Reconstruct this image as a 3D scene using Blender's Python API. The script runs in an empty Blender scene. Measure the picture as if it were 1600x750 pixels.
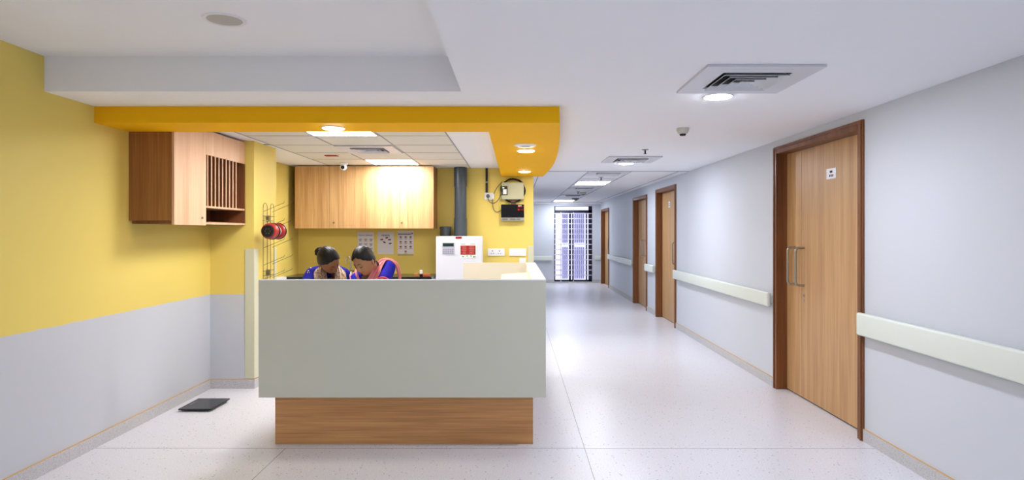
import bpy, bmesh, math, random
from mathutils import Vector, Matrix, Quaternion, noise

random.seed(7)
C = bpy.context.scene.collection
SC = bpy.context.scene
PI = math.pi

# ------------------------------------------------------------------ camera
CAM_H = 1.5
F = 960.0          # focal length in pixels of the 1600 px wide frame
cam_data = bpy.data.cameras.new('camera')
cam_data.sensor_fit = 'HORIZONTAL'
cam_data.sensor_width = 36.0
cam_data.lens = F / 1600.0 * 36.0
cam_data.shift_x = -5.0 / 1600.0
cam_data.shift_y = -13.0 / 1600.0
cam_data.clip_start = 0.05
cam = bpy.data.objects.new('camera', cam_data)
C.objects.link(cam)
cam.location = (0, 0, CAM_H)
cam.rotation_euler = (PI / 2, 0, 0)
SC.camera = cam

# ------------------------------------------------------------------ world, exposure
SC.view_settings.view_transform = 'Standard'
SC.view_settings.look = 'None'
SC.view_settings.gamma = 1.0
SC.view_settings.use_curve_mapping = False
SC.view_settings.exposure = 0.33
world = bpy.data.worlds.new('world')
SC.world = world
world.use_nodes = True
bg = world.node_tree.nodes['Background']
bg.inputs[0].default_value = (0.80, 0.89, 1.0, 1)
bg.inputs[1].default_value = 1.7
PANEL_E = 32.0      # recessed square light panels
DOWN_E = 330.0     # round downlights

# ------------------------------------------------------------------ materials
def lin(c):
    r = []
    for v in c[:3]:
        v = v / 255.0
        r.append(v / 12.92 if v <= 0.04045 else ((v + 0.055) / 1.055) ** 2.4)
    return (r[0], r[1], r[2], 1.0)

_M = {}
def mat(name, col, rough=0.5, metal=0.0, spec=0.5, noise_amt=0.0, noise_scale=8.0, bump=0.0, coat=0.0):
    if name in _M:
        return _M[name]
    m = bpy.data.materials.new(name)
    m.use_nodes = True
    nt = m.node_tree
    b = nt.nodes['Principled BSDF']
    c = lin(col)
    b.inputs['Base Color'].default_value = c
    b.inputs['Roughness'].default_value = rough
    b.inputs['Metallic'].default_value = metal
    b.inputs['Specular IOR Level'].default_value = spec
    b.inputs['Coat Weight'].default_value = coat
    tc = nt.nodes.new('ShaderNodeTexCoord')
    n = nt.nodes.new('ShaderNodeTexNoise')
    n.inputs['Scale'].default_value = noise_scale
    n.inputs['Detail'].default_value = 4
    nt.links.new(tc.outputs['Object'], n.inputs['Vector'])
    mx = nt.nodes.new('ShaderNodeMix')
    mx.data_type = 'RGBA'
    k = 1.0 - max(noise_amt, 0.02)
    mx.inputs['A'].default_value = (c[0] * k, c[1] * k, c[2] * k, 1)
    mx.inputs['B'].default_value = c
    nt.links.new(n.outputs['Fac'], mx.inputs['Factor'])
    nt.links.new(mx.outputs['Result'], b.inputs['Base Color'])
    if bump:
        bp = nt.nodes.new('ShaderNodeBump')
        bp.inputs['Strength'].default_value = bump
        bp.inputs['Distance'].default_value = 0.002
        nt.links.new(n.outputs['Fac'], bp.inputs['Height'])
        nt.links.new(bp.outputs['Normal'], b.inputs['Normal'])
    _M[name] = m
    return m

def emis(name, col, strength):
    if name in _M:
        return _M[name]
    m = bpy.data.materials.new(name)
    m.use_nodes = True
    b = m.node_tree.nodes['Principled BSDF']
    b.inputs['Base Color'].default_value = (0.8, 0.8, 0.8, 1)
    b.inputs['Emission Color'].default_value = lin(col)
    b.inputs['Emission Strength'].default_value = strength
    _M[name] = m
    return m

def wood(name, dark, light, axis='Z', rough=0.42, fine=38.0):
    if name in _M:
        return _M[name]
    m = bpy.data.materials.new(name)
    m.use_nodes = True
    nt = m.node_tree
    b = nt.nodes['Principled BSDF']
    b.inputs['Roughness'].default_value = rough
    tc = nt.nodes.new('ShaderNodeTexCoord')
    def layer(sc, along, detail):
        mp = nt.nodes.new('ShaderNodeMapping')
        s = [sc, sc, sc]
        s['XYZ'.index(axis)] = along
        mp.inputs['Scale'].default_value = s
        nt.links.new(tc.outputs['Object'], mp.inputs['Vector'])
        n = nt.nodes.new('ShaderNodeTexNoise')
        n.inputs['Scale'].default_value = 1.0
        n.inputs['Detail'].default_value = detail
        n.inputs['Distortion'].default_value = 0.4
        nt.links.new(mp.outputs['Vector'], n.inputs['Vector'])
        return n
    n1 = layer(fine * 0.28, 0.5, 3)
    n2 = layer(fine * 2.4, 2.2, 5)
    ad = nt.nodes.new('ShaderNodeMath')
    ad.operation = 'MULTIPLY_ADD'
    ad.inputs[1].default_value = 0.45
    nt.links.new(n2.outputs['Fac'], ad.inputs[0])
    ml = nt.nodes.new('ShaderNodeMath')
    ml.operation = 'MULTIPLY'
    ml.inputs[1].default_value = 0.55
    nt.links.new(n1.outputs['Fac'], ml.inputs[0])
    nt.links.new(ml.outputs[0], ad.inputs[2])
    rp = nt.nodes.new('ShaderNodeValToRGB')
    rp.color_ramp.elements[0].position = 0.36
    rp.color_ramp.elements[0].color = lin(dark)
    rp.color_ramp.elements[1].position = 0.62
    rp.color_ramp.elements[1].color = lin(light)
    nt.links.new(ad.outputs[0], rp.inputs['Fac'])
    nt.links.new(rp.outputs['Color'], b.inputs['Base Color'])
    bp = nt.nodes.new('ShaderNodeBump')
    bp.inputs['Strength'].default_value = 0.08
    bp.inputs['Distance'].default_value = 0.001
    nt.links.new(n2.outputs['Fac'], bp.inputs['Height'])
    nt.links.new(bp.outputs['Normal'], b.inputs['Normal'])
    _M[name] = m
    return m

def banded(name, low, high, zsplit, rough=0.6, wobble=0.012, speckle=None):
    """paint (or skirting) that changes colour at a height on the wall"""
    m = bpy.data.materials.new(name)
    m.use_nodes = True
    nt = m.node_tree
    b = nt.nodes['Principled BSDF']
    b.inputs['Roughness'].default_value = rough
    tc = nt.nodes.new('ShaderNodeTexCoord')
    sp = nt.nodes.new('ShaderNodeSeparateXYZ')
    nt.links.new(tc.outputs['Object'], sp.inputs[0])
    n = nt.nodes.new('ShaderNodeTexNoise')
    n.inputs['Scale'].default_value = 9
    nt.links.new(tc.outputs['Object'], n.inputs['Vector'])
    wob = nt.nodes.new('ShaderNodeMath')
    wob.operation = 'MULTIPLY_ADD'
    wob.inputs[1].default_value = wobble
    nt.links.new(n.outputs['Fac'], wob.inputs[0])
    nt.links.new(sp.outputs['Z'], wob.inputs[2])
    gt = nt.nodes.new('ShaderNodeMath')
    gt.operation = 'GREATER_THAN'
    gt.inputs[1].default_value = zsplit + wobble * 0.5
    nt.links.new(wob.outputs[0], gt.inputs[0])
    mx = nt.nodes.new('ShaderNodeMix')
    mx.data_type = 'RGBA'
    mx.inputs['A'].default_value = lin(low)
    mx.inputs['B'].default_value = lin(high)
    nt.links.new(gt.outputs[0], mx.inputs['Factor'])
    if speckle:
        nz = nt.nodes.new('ShaderNodeTexNoise')
        nz.inputs['Scale'].default_value = 150
        nz.inputs['Detail'].default_value = 3
        nt.links.new(tc.outputs['Object'], nz.inputs['Vector'])
        rp = nt.nodes.new('ShaderNodeValToRGB')
        rp.color_ramp.elements[0].position = 0.36
        rp.color_ramp.elements[0].color = lin(speckle)
        rp.color_ramp.elements[1].position = 0.52
        rp.color_ramp.elements[1].color = lin(low)
        nt.links.new(nz.outputs['Fac'], rp.inputs['Fac'])
        nt.links.new(rp.outputs['Color'], mx.inputs['A'])
    nt.links.new(mx.outputs['Result'], b.inputs['Base Color'])
    _M[name] = m
    return m

def floor_mat():
    m = bpy.data.materials.new('speckled_vinyl')
    m.use_nodes = True
    nt = m.node_tree
    b = nt.nodes['Principled BSDF']
    b.inputs['Roughness'].default_value = 0.3
    b.inputs['Specular IOR Level'].default_value = 0.5
    tc = nt.nodes.new('ShaderNodeTexCoord')
    v = nt.nodes.new('ShaderNodeTexVoronoi')
    v.inputs['Scale'].default_value = 30
    nt.links.new(tc.outputs['Object'], v.inputs['Vector'])
    lt = nt.nodes.new('ShaderNodeMath')
    lt.operation = 'LESS_THAN'
    lt.inputs[1].default_value = 0.15
    nt.links.new(v.outputs['Distance'], lt.inputs[0])
    sep = nt.nodes.new('ShaderNodeSeparateColor')
    nt.links.new(v.outputs['Color'], sep.inputs[0])
    pick = nt.nodes.new('ShaderNodeMath')
    pick.operation = 'GREATER_THAN'
    pick.inputs[1].default_value = 0.4
    nt.links.new(sep.outputs[0], pick.inputs[0])
    mu = nt.nodes.new('ShaderNodeMath')
    mu.operation = 'MULTIPLY'
    nt.links.new(lt.outputs[0], mu.inputs[0])
    nt.links.new(pick.outputs[0], mu.inputs[1])
    mu2 = nt.nodes.new('ShaderNodeMath')
    mu2.operation = 'MULTIPLY'
    mu2.inputs[1].default_value = 0.7
    nt.links.new(mu.outputs[0], mu2.inputs[0])
    n = nt.nodes.new('ShaderNodeTexNoise')
    n.inputs['Scale'].default_value = 110
    n.inputs['Detail'].default_value = 3
    nt.links.new(tc.outputs['Object'], n.inputs['Vector'])
    rp = nt.nodes.new('ShaderNodeValToRGB')
    rp.color_ramp.elements[0].position = 0.35
    rp.color_ramp.elements[0].color = lin((206, 205, 211))
    rp.color_ramp.elements[1].position = 0.6
    rp.color_ramp.elements[1].color = lin((224, 223, 229))
    nt.links.new(n.outputs['Fac'], rp.inputs['Fac'])
    mx = nt.nodes.new('ShaderNodeMix')
    mx.data_type = 'RGBA'
    mx.inputs['B'].default_value = lin((120, 118, 122))
    nt.links.new(rp.outputs['Color'], mx.inputs['A'])
    nt.links.new(mu2.outputs[0], mx.inputs['Factor'])
    nt.links.new(mx.outputs['Result'], b.inputs['Base Color'])
    return m

def glass_mat():
    m = bpy.data.materials.new('clear_glass')
    m.use_nodes = True
    b = m.node_tree.nodes['Principled BSDF']
    b.inputs['Base Color'].default_value = (1, 1, 1, 1)
    b.inputs['Roughness'].default_value = 0.0
    b.inputs['Transmission Weight'].default_value = 1.0
    b.inputs['IOR'].default_value = 1.1
    return m

WHITE = mat('white_wall_paint', (208, 212, 220), 0.55, noise_amt=0.03, noise_scale=2)
CEIL = mat('white_ceiling_paint', (244, 245, 250), 0.8, noise_amt=0.02, noise_scale=2)
CEILW = mat('cream_ceiling_tile', (228, 226, 218), 0.8, noise_amt=0.05, noise_scale=60)
TWO = banded('yellow_over_grey_paint', (198, 201, 208), (230, 206, 106), 0.9)
YELLOW = TWO
ORANGE = mat('amber_paint', (248, 188, 22), 0.65, spec=0.1, noise_amt=0.04, noise_scale=3)
FLOOR = floor_mat()
SKIRT = banded('terrazzo_skirting', (200, 199, 202), (206, 166, 108), 0.087, wobble=0.002, speckle=(172, 169, 168))
COUNTER = mat('pale_grey_green_laminate', (212, 213, 197), 0.45, noise_amt=0.03, noise_scale=5)
CREAM = mat('cream_laminate', (232, 226, 206), 0.45, noise_amt=0.02)
EDGE = mat('white_laminate_edge', (236, 238, 240), 0.35)
PLINTH = wood('plinth_oak', (176, 122, 70), (214, 160, 102), 'X', 0.4)
OAK = wood('light_oak', (184, 138, 86), (220, 180, 126), 'Z')
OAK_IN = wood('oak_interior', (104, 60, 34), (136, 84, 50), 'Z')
OAK_PALE = wood('pale_oak', (204, 158, 120), (226, 186, 150), 'Z')
DOORW = wood('door_oak', (176, 132, 84), (204, 163, 112), 'Z', 0.42)
FRAMEW = wood('dark_door_frame', (92, 50, 22), (138, 84, 44), 'Z', 0.35)
RAIL = mat('cream_rail_vinyl', (222, 228, 218), 0.35, spec=0.4)
GUARD = mat('cream_guard_vinyl', (206, 206, 178), 0.35)
STEEL = mat('brushed_steel', (170, 168, 162), 0.3, 0.9)
CHROME = mat('chrome', (200, 200, 200), 0.15, 1.0)
BLACK = mat('black_plastic', (14, 14, 16), 0.35)
DARK = mat('dark_gap', (22, 22, 26), 0.7)
PVC = mat('slate_grey_pipe', (72, 82, 90), 0.35, noise_amt=0.1)
PLASTIC = mat('white_plastic', (232, 234, 238), 0.3)
PANELW = mat('white_enamel_box', (222, 226, 236), 0.35)
VENTW = mat('white_vent_metal', (216, 218, 226), 0.45)
TBAR = mat('grey_ceiling_grid', (150, 152, 158), 0.5)
NAVY = mat('navy_window_frame', (16, 20, 46), 0.4)
GRILLE = mat('pale_grille_bar', (212, 206, 234), 0.45)
GLASS = glass_mat()
JOINT = mat('floor_joint', (140, 138, 128), 0.6)
RED = mat('red_plastic', (160, 34, 32), 0.35)
GRANITE = mat('black_granite', (16, 15, 15), 0.2, noise_amt=0.4, noise_scale=90)
PAPER = mat('poster_paper', (220, 218, 226), 0.6)
BEIGE = mat('beige_metal_box', (178, 178, 148), 0.4)
GREYCAB = mat('grey_cable', (96, 94, 92), 0.5)
PANELL = emis('lit_panel', (248, 249, 255), PANEL_E)
PANELL2 = emis('lit_corridor_panel', (240, 246, 255), PANEL_E * 0.65)
DOWNL = emis('lit_downlight', (236, 241, 255), DOWN_E)
DOWNW = emis('lit_warm_downlight', (255, 246, 228), DOWN_E * 0.45)

# ------------------------------------------------------------------ mesh helpers
class MB:
    def __init__(self):
        self.bm = bmesh.new()
    def box(self, x0, x1, y0, y1, z0, z1):
        vs = [self.bm.verts.new(p) for p in
              [(x0, y0, z0), (x1, y0, z0), (x1, y1, z0), (x0, y1, z0),
               (x0, y0, z1), (x1, y0, z1), (x1, y1, z1), (x0, y1, z1)]]
        for f in [(0, 3, 2, 1), (4, 5, 6, 7), (0, 1, 5, 4), (1, 2, 6, 5), (2, 3, 7, 6), (3, 0, 4, 7)]:
            self.bm.faces.new([vs[i] for i in f])
        return self
    def prism(self, poly, z0, z1):
        a = [self.bm.verts.new((p[0], p[1], z0)) for p in poly]
        b = [self.bm.verts.new((p[0], p[1], z1)) for p in poly]
        n = len(poly)
        self.bm.faces.new(a[::-1]); self.bm.faces.new(b)
        for i in range(n):
            self.bm.faces.new([a[i], a[(i + 1) % n], b[(i + 1) % n], b[i]])
        return self
    def tube(self, pts, r, seg=10, closed=False, caps=True):
        pts = [Vector(p) for p in pts]
        n = len(pts)
        rs = r if isinstance(r, (list, tuple)) else [r] * n
        rings = []
        up = None
        for i, p in enumerate(pts):
            if closed:
                t = (pts[(i + 1) % n] - pts[i - 1]).normalized()
            else:
                t = (pts[min(i + 1, n - 1)] - pts[max(i - 1, 0)]).normalized()
            if up is None:
                up = Vector((0, 0, 1)) if abs(t.z) < 0.9 else Vector((1, 0, 0))
            s = t.cross(up)
            if s.length < 1e-5:
                s = t.cross(Vector((0, 1, 0)))
            s.normalize()
            up = s.cross(t).normalized()
            rings.append([self.bm.verts.new(p + (s * math.cos(2 * PI * k / seg) + up * math.sin(2 * PI * k / seg)) * rs[i]) for k in range(seg)])
        for i in range(n if closed else n - 1):
            A = rings[i]; B = rings[(i + 1) % n]
            for k in range(seg):
                self.bm.faces.new([A[k], A[(k + 1) % seg], B[(k + 1) % seg], B[k]])
        if caps and not closed:
            self.bm.faces.new(rings[0][::-1]); self.bm.faces.new(rings[-1])
        return self
    def cyl(self, a, b, r, seg=28):
        return self.tube([a, b], r, seg)
    def lathe(self, prof, center, axis='Z', seg=36):
        """prof: list of (radius, height)"""
        cx, cy, cz = center
        rings = []
        for (r, h) in prof:
            ring = []
            for k in range(seg):
                a = 2 * PI * k / seg
                u, w = math.cos(a) * r, math.sin(a) * r
                if axis == 'Z': p = (cx + u, cy + w, cz + h)
                elif axis == 'Y': p = (cx + u, cy + h, cz - w)
                else: p = (cx + h, cy + u, cz + w)
                ring.append(self.bm.verts.new(p))
            rings.append(ring)
        for i in range(len(rings) - 1):
            A, B = rings[i], rings[i + 1]
            for k in range(seg):
                self.bm.faces.new([A[k], A[(k + 1) % seg], B[(k + 1) % seg], B[k]])
        self.bm.faces.new(rings[0][::-1]); self.bm.faces.new(rings[-1])
        return self
    def ball(self, c, rx, ry=None, rz=None, seg=16, rot=None):
        ry = ry or rx; rz = rz or rx
        g = bmesh.ops.create_uvsphere(self.bm, u_segments=seg, v_segments=max(6, seg // 2), radius=1)
        M = Matrix.Translation(c) @ (rot.to_4x4() if rot else Matrix.Identity(4)) @ Matrix.Diagonal((rx, ry, rz, 1))
        bmesh.ops.transform(self.bm, matrix=M, verts=g['verts'])
        return self
    def rbox(self, x0, x1, y0, y1, z0, z1, r=0.01, seg=3):
        t = MB(); t.box(x0, x1, y0, y1, z0, z1)
        bmesh.ops.bevel(t.bm, geom=t.bm.edges[:], offset=r, segments=seg, profile=0.5, affect='EDGES')
        me = bpy.data.meshes.new('tmp'); t.bm.to_mesh(me); t.bm.free()
        self.bm.from_mesh(me); bpy.data.meshes.remove(me)
        return self

def obj(name, mb, m, parent=None, smooth=False, bevel=0.0, label=None):
    me = bpy.data.meshes.new(name)
    bm = mb.bm if isinstance(mb, MB) else mb
    bmesh.ops.recalc_face_normals(bm, faces=bm.faces[:])
    bm.to_mesh(me); bm.free()
    return link(name, me, m, parent, smooth, bevel, label)

def wloc(p):
    v = Vector((0, 0, 0))
    while p is not None:
        v = v + p.location
        p = p.parent
    return v

def link(name, me, m, parent=None, smooth=False, bevel=0.0, label=None):
    o = bpy.data.objects.new(name, me)
    if m: me.materials.append(m)
    C.objects.link(o)
    if parent is not None:
        me.transform(Matrix.Translation(-wloc(parent)))
        o.parent = parent
    if smooth:
        for p in me.polygons: p.use_smooth = True
        try:
            me.set_sharp_from_angle(angle=math.radians(40))
        except Exception:
            pass
    if bevel:
        b = o.modifiers.new('bevel', 'BEVEL'); b.width = bevel; b.segments = 2; b.limit_method = 'ANGLE'
    if label: o['label'] = label
    return o

def thing(name, loc, label, cat, group=None, kind=None):
    o = bpy.data.objects.new(name, None)
    o.empty_display_size = 0.1
    C.objects.link(o)
    o.location = loc
    if kind:
        o['kind'] = kind
    if label: o['label'] = label
    if cat: o['category'] = cat
    if group: o['group'] = group
    return o

def tag(o, label, cat, group=None):
    o['label'] = label; o['category'] = cat
    if group: o['group'] = group
    return o

def base(o):
    """move a single-mesh thing's origin to the middle of its foot"""
    me = o.data
    xs = [v.co.x for v in me.vertices]; ys = [v.co.y for v in me.vertices]; zs = [v.co.z for v in me.vertices]
    c = Vector(((min(xs) + max(xs)) / 2, (min(ys) + max(ys)) / 2, min(zs)))
    me.transform(Matrix.Translation(-c)); o.location = c
    return o

def struct(name, mb, m, **k):
    o = obj(name, mb, m, **k)
    o['kind'] = 'structure'
    return o

def copy_thing(o, loc, label=None):
    c = o.copy(); C.objects.link(c); c.location = loc
    if label: c['label'] = label
    for ch in list(o.children):
        d = ch.copy(); C.objects.link(d); d.parent = c
        for g in list(ch.children):
            e = g.copy(); C.objects.link(e); e.parent = d
    return c

def X(px, d): return (px - 805.0) * d / F
def Z(py, d): return CAM_H + (362.0 - py) * d / F

def text_mb(s, size, x, y, z, center=True):
    """flat lettering in the XZ plane facing the camera side (-Y)"""
    cu = bpy.data.curves.new('lettering', 'FONT')
    cu.body = s; cu.size = size; cu.extrude = 0.0003; cu.resolution_u = 2
    if center: cu.align_x = 'CENTER'
    o = bpy.data.objects.new('lettering', cu); C.objects.link(o)
    dg = bpy.context.evaluated_depsgraph_get()
    me = bpy.data.meshes.new_from_object(o.evaluated_get(dg))
    bpy.data.objects.remove(o)
    me.transform(Matrix.Translation((x, y, z)) @ Matrix.Rotation(PI / 2, 4, 'X'))
    mb = MB(); mb.bm.from_mesh(me); bpy.data.meshes.remove(me)
    return mb

# ------------------------------------------------------------------ key dimensions
CZ = 2.37            # ceiling height
RX = 2.5             # right wall
LX = -2.92           # left wall
FAR = 18.0           # far wall
BACK = 8.41          # yellow wall behind the station
PX0, PY0, PY1 = -2.5, 5.88, 6.42   # pillar
SO = 2.255           # underside of the amber bulkhead
NEAR = -1.6

# ------------------------------------------------------------------ shell
struct('floor', MB().box(-3.1, 2.9, NEAR, 18.3, -0.12, 0.0), FLOOR)
fj = MB()
fj.box(0.4785, 0.4815, NEAR, 17.9, 0, 0.0008)
fj.box(LX, 0.48, 4.255, 4.258, 0, 0.0008)
fj.box(0.48, RX, 4.249, 4.252, 0, 0.0006)
fj.box(-1.592, -1.588, NEAR, 4.255, 0, 0.0008)
struct('trim_1', fj, JOINT)

# ceiling with raised tray
cb = MB()
TX, TY, TZ = -0.335, 3.81, 2.588
cb.box(TX, 2.9, NEAR, TY, CZ, 2.75)
cb.box(-3.1, 2.9, TY, 18.3, CZ, 2.75)
cb.box(-3.1, TX, NEAR, TY, TZ, 2.75)
struct('ceiling', cb, CEIL)

# left wall, facing pier, alcove wall
struct('wall_left', MB().box(LX - 0.15, LX, NEAR, PY0 + 0.05, 0, 2.6), TWO)
pl = MB()
pl.prism([(LX - 0.15, PY0), (PX0, PY0), (PX0, PY1), (-2.97, PY1), (-2.97, BACK), (-3.12, BACK), (-3.12, PY1), (-3.12, PY0)], 0, CZ)
struct('wall_pillar', pl, TWO)
struct('wall_back', MB().box(-3.12, 0.249, BACK, BACK + 0.15, 0, CZ), TWO)
struct('wall_corridor_left', MB().box(0.1, 0.249, BACK + 0.15, FAR, 0, CZ), WHITE)
# far wall around the window
WX0, WX1, WZ0, WZ1 = X(866, FAR), X(925.5, FAR), 0.035, 2.25
fw = MB()
fw.box(0.1, WX0, FAR, FAR + 0.2, 0, CZ)
fw.box(WX1, RX + 0.2, FAR, FAR + 0.2, 0, CZ)
fw.box(WX0, WX1, FAR, FAR + 0.2, WZ1, CZ)
fw.box(WX0, WX1, FAR, FAR + 0.2, 0, WZ0)
struct('wall_far', fw, WHITE)
struct('trim_2', MB().box(0.249, RX, FAR - 0.06, FAR, CZ - 0.07, CZ), CEIL, bevel=0.004)

# right wall with door openings
DOORS = [  # near y, far y, outer top
    (4.396, 5.911, 2.305), (9.53, 10.86, 2.24), (11.62, 12.95, 2.21), (16.33, 17.75, 2.14)]
rw = MB()
y = NEAR
for (a, b, t) in DOORS:
    rw.box(RX, RX + 0.2, y, a + 0.03, 0, CZ)
    rw.box(RX, RX + 0.2, a + 0.03, b - 0.03, t - 0.03, CZ)
    y = b - 0.03
rw.box(RX, RX + 0.2, y, FAR, 0, CZ)
struct('wall_right', rw, WHITE)
struct('wall_near', MB().box(-3.1, 2.7, NEAR - 0.15, NEAR, 0, 2.75), WHITE)

# skirtings
bl = MB()
bl.box(LX, LX + 0.012, NEAR, PY0, 0, 0.09)
bl.box(LX + 0.012, PX0 + 0.012, PY0 - 0.012, PY0, 0, 0.09)
bl.box(PX0, PX0 + 0.012, PY0, PY1, 0, 0.09)
struct('baseboard_left', bl, SKIRT)
br = MB()
y = NEAR
for (a, b, t) in DOORS:
    br.box(RX - 0.012, RX, y, a, 0, 0.09)
    y = b
br.box(RX - 0.012, RX, y, FAR, 0, 0.09)
struct('baseboard_right', br, SKIRT)
struct('baseboard_far', MB().box(0.249, WX0, FAR - 0.012, FAR, 0, 0.09).box(WX1, RX - 0.012, FAR - 0.012, FAR, 0, 0.09), SKIRT)

# amber bulkhead
ob = [(LX, 4.263), (0.307, 4.263), (0.345, 4.75), (0.38, 5.29), (0.406, 5.8), (0.422, 6.3), (0.431, 6.8), (0.426, 7.3), (0.414, 7.75), (0.396, 8.1), (0.375, 8.409),
      (-0.19, 8.409), (-0.2, 4.65), (LX, 4.65)]
struct('trim_3', MB().prism(ob, SO, CZ - 0.0005), ORANGE)

# ceiling grids
GX = [-2.44, -1.83, -1.22, -0.61]
GY = [4.96, 5.56, 6.16, 6.76, 7.36, 7.96]
tb = MB()
for gx in GX:
    tb.box(gx - 0.006, gx + 0.006, 4.66, BACK - 0.01, CZ - 0.004, CZ + 0.002)
for gy in GY:
    tb.box(GX[0], GX[-1], gy - 0.004, gy + 0.004, CZ - 0.0035, CZ + 0.002)
tb.box(-2.5, -2.44, 6.1, 6.14, CZ - 0.006, CZ)
struct('trim_4', tb, TBAR)
struct('ceiling_tiles', MB().box(GX[0], GX[-1], 4.67, BACK - 0.01, CZ - 0.0012, CZ + 0.001), CEILW)
tc_ = MB()
HY = [8.84, 9.5, 10.1, 10.7, 11.3, 11.9, 12.5, 13.1, 13.7, 14.3, 14.9, 15.5, 16.1, 16.7, 17.3]
for gx in (0.36, 1.06, 1.68, 2.36):
    tc_.box(gx - 0.007, gx + 0.007, 8.84, FAR - 0.06, CZ - 0.004, CZ + 0.001)
tc_.box(0.25, RX, 8.83, 8.845, CZ - 0.006, CZ + 0.001)
for gy in HY[1:]:
    tc_.box(1.06, 1.68, gy - 0.004, gy + 0.004, CZ - 0.002, CZ + 0.001)
struct('trim_5', tc_, TBAR)

# ------------------------------------------------------------------ far window
wn = thing('window_1', ((WX0 + WX1) / 2, FAR + 0.08, WZ0), None, None, kind='structure')
fy0, fy1 = FAR + 0.05, FAR + 0.11
fm = MB()
fm.box(WX0, WX0 + 0.035, fy0, fy1, WZ0, WZ1)
fm.box(WX1 - 0.105, WX1, fy0, fy1, WZ0, WZ1)
fm.box(WX0, WX1, fy0, fy1, WZ0, WZ0 + 0.05)
fm.box(WX0, WX1, fy0, fy1, 2.05, 2.13)
fm.box(WX0, WX1, fy0, fy1, WZ1 - 0.012, WZ1)
obj('window_frame', fm, NAVY, wn)
mu = MB()
mu.box(X(889.5, FAR), X(892.5, FAR), fy0, fy1, WZ0, 2.08)
mu.box(X(894.5, FAR), X(897.5, FAR), fy0 + 0.02, fy1 + 0.03, WZ0, 2.08)
mu.box(X(916, FAR), X(918, FAR), fy0 + 0.02, fy1 + 0.03, WZ0, 2.08)
obj('mullion', mu, NAVY, wn)
obj('pane', MB().box(WX0 + 0.03, WX1 - 0.03, FAR + 0.09, FAR + 0.094, WZ0 + 0.04, WZ1 - 0.01), GLASS, wn)
for k in range(13):
    z = Z(333.5 + k * 8.05, FAR)
    obj('grille_bar', MB().box(WX0 + 0.01, WX1 - 0.01, FAR + 0.02, FAR + 0.04, z - 0.011, z + 0.011), GRILLE, wn)
for px in (876.5, 896.3):
    obj('grille_bar', MB().box(X(px, FAR) - 0.008, X(px, FAR) + 0.008, FAR + 0.041, FAR + 0.049, WZ0, 2.07), GRILLE, wn)
struct('trim_6', MB().box(WX0, WX1, FAR - 0.012, FAR + 0.2, 0, WZ0 - 0.001), SKIRT)

# building seen outside the window
bd = thing('building', (2.2, 24.0, -3.0), 'pale building with slatted openings seen through the corridor end window', 'building')
OUT = mat('pale_render', (214, 208, 228), 0.8)
LILAC = mat('lilac_louvre', (104, 94, 150), 0.6)
obj('wall', MB().box(-1.0, 5.5, 24.0, 24.4, -3.0, 3.6), OUT, bd)
for (a, b) in ((1.85, 2.14), (2.33, 2.80)):
    for (z0, z1) in ((-0.35, 0.90), (1.05, 2.20)):
        n = int((b - a) / 0.08)
        for k in range(n):
            xx = a + k * 0.08
            obj('louvre', MB().box(xx, xx + 0.030, 23.95, 24.0, z0 + 0.02, z1), LILAC, bd)

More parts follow.
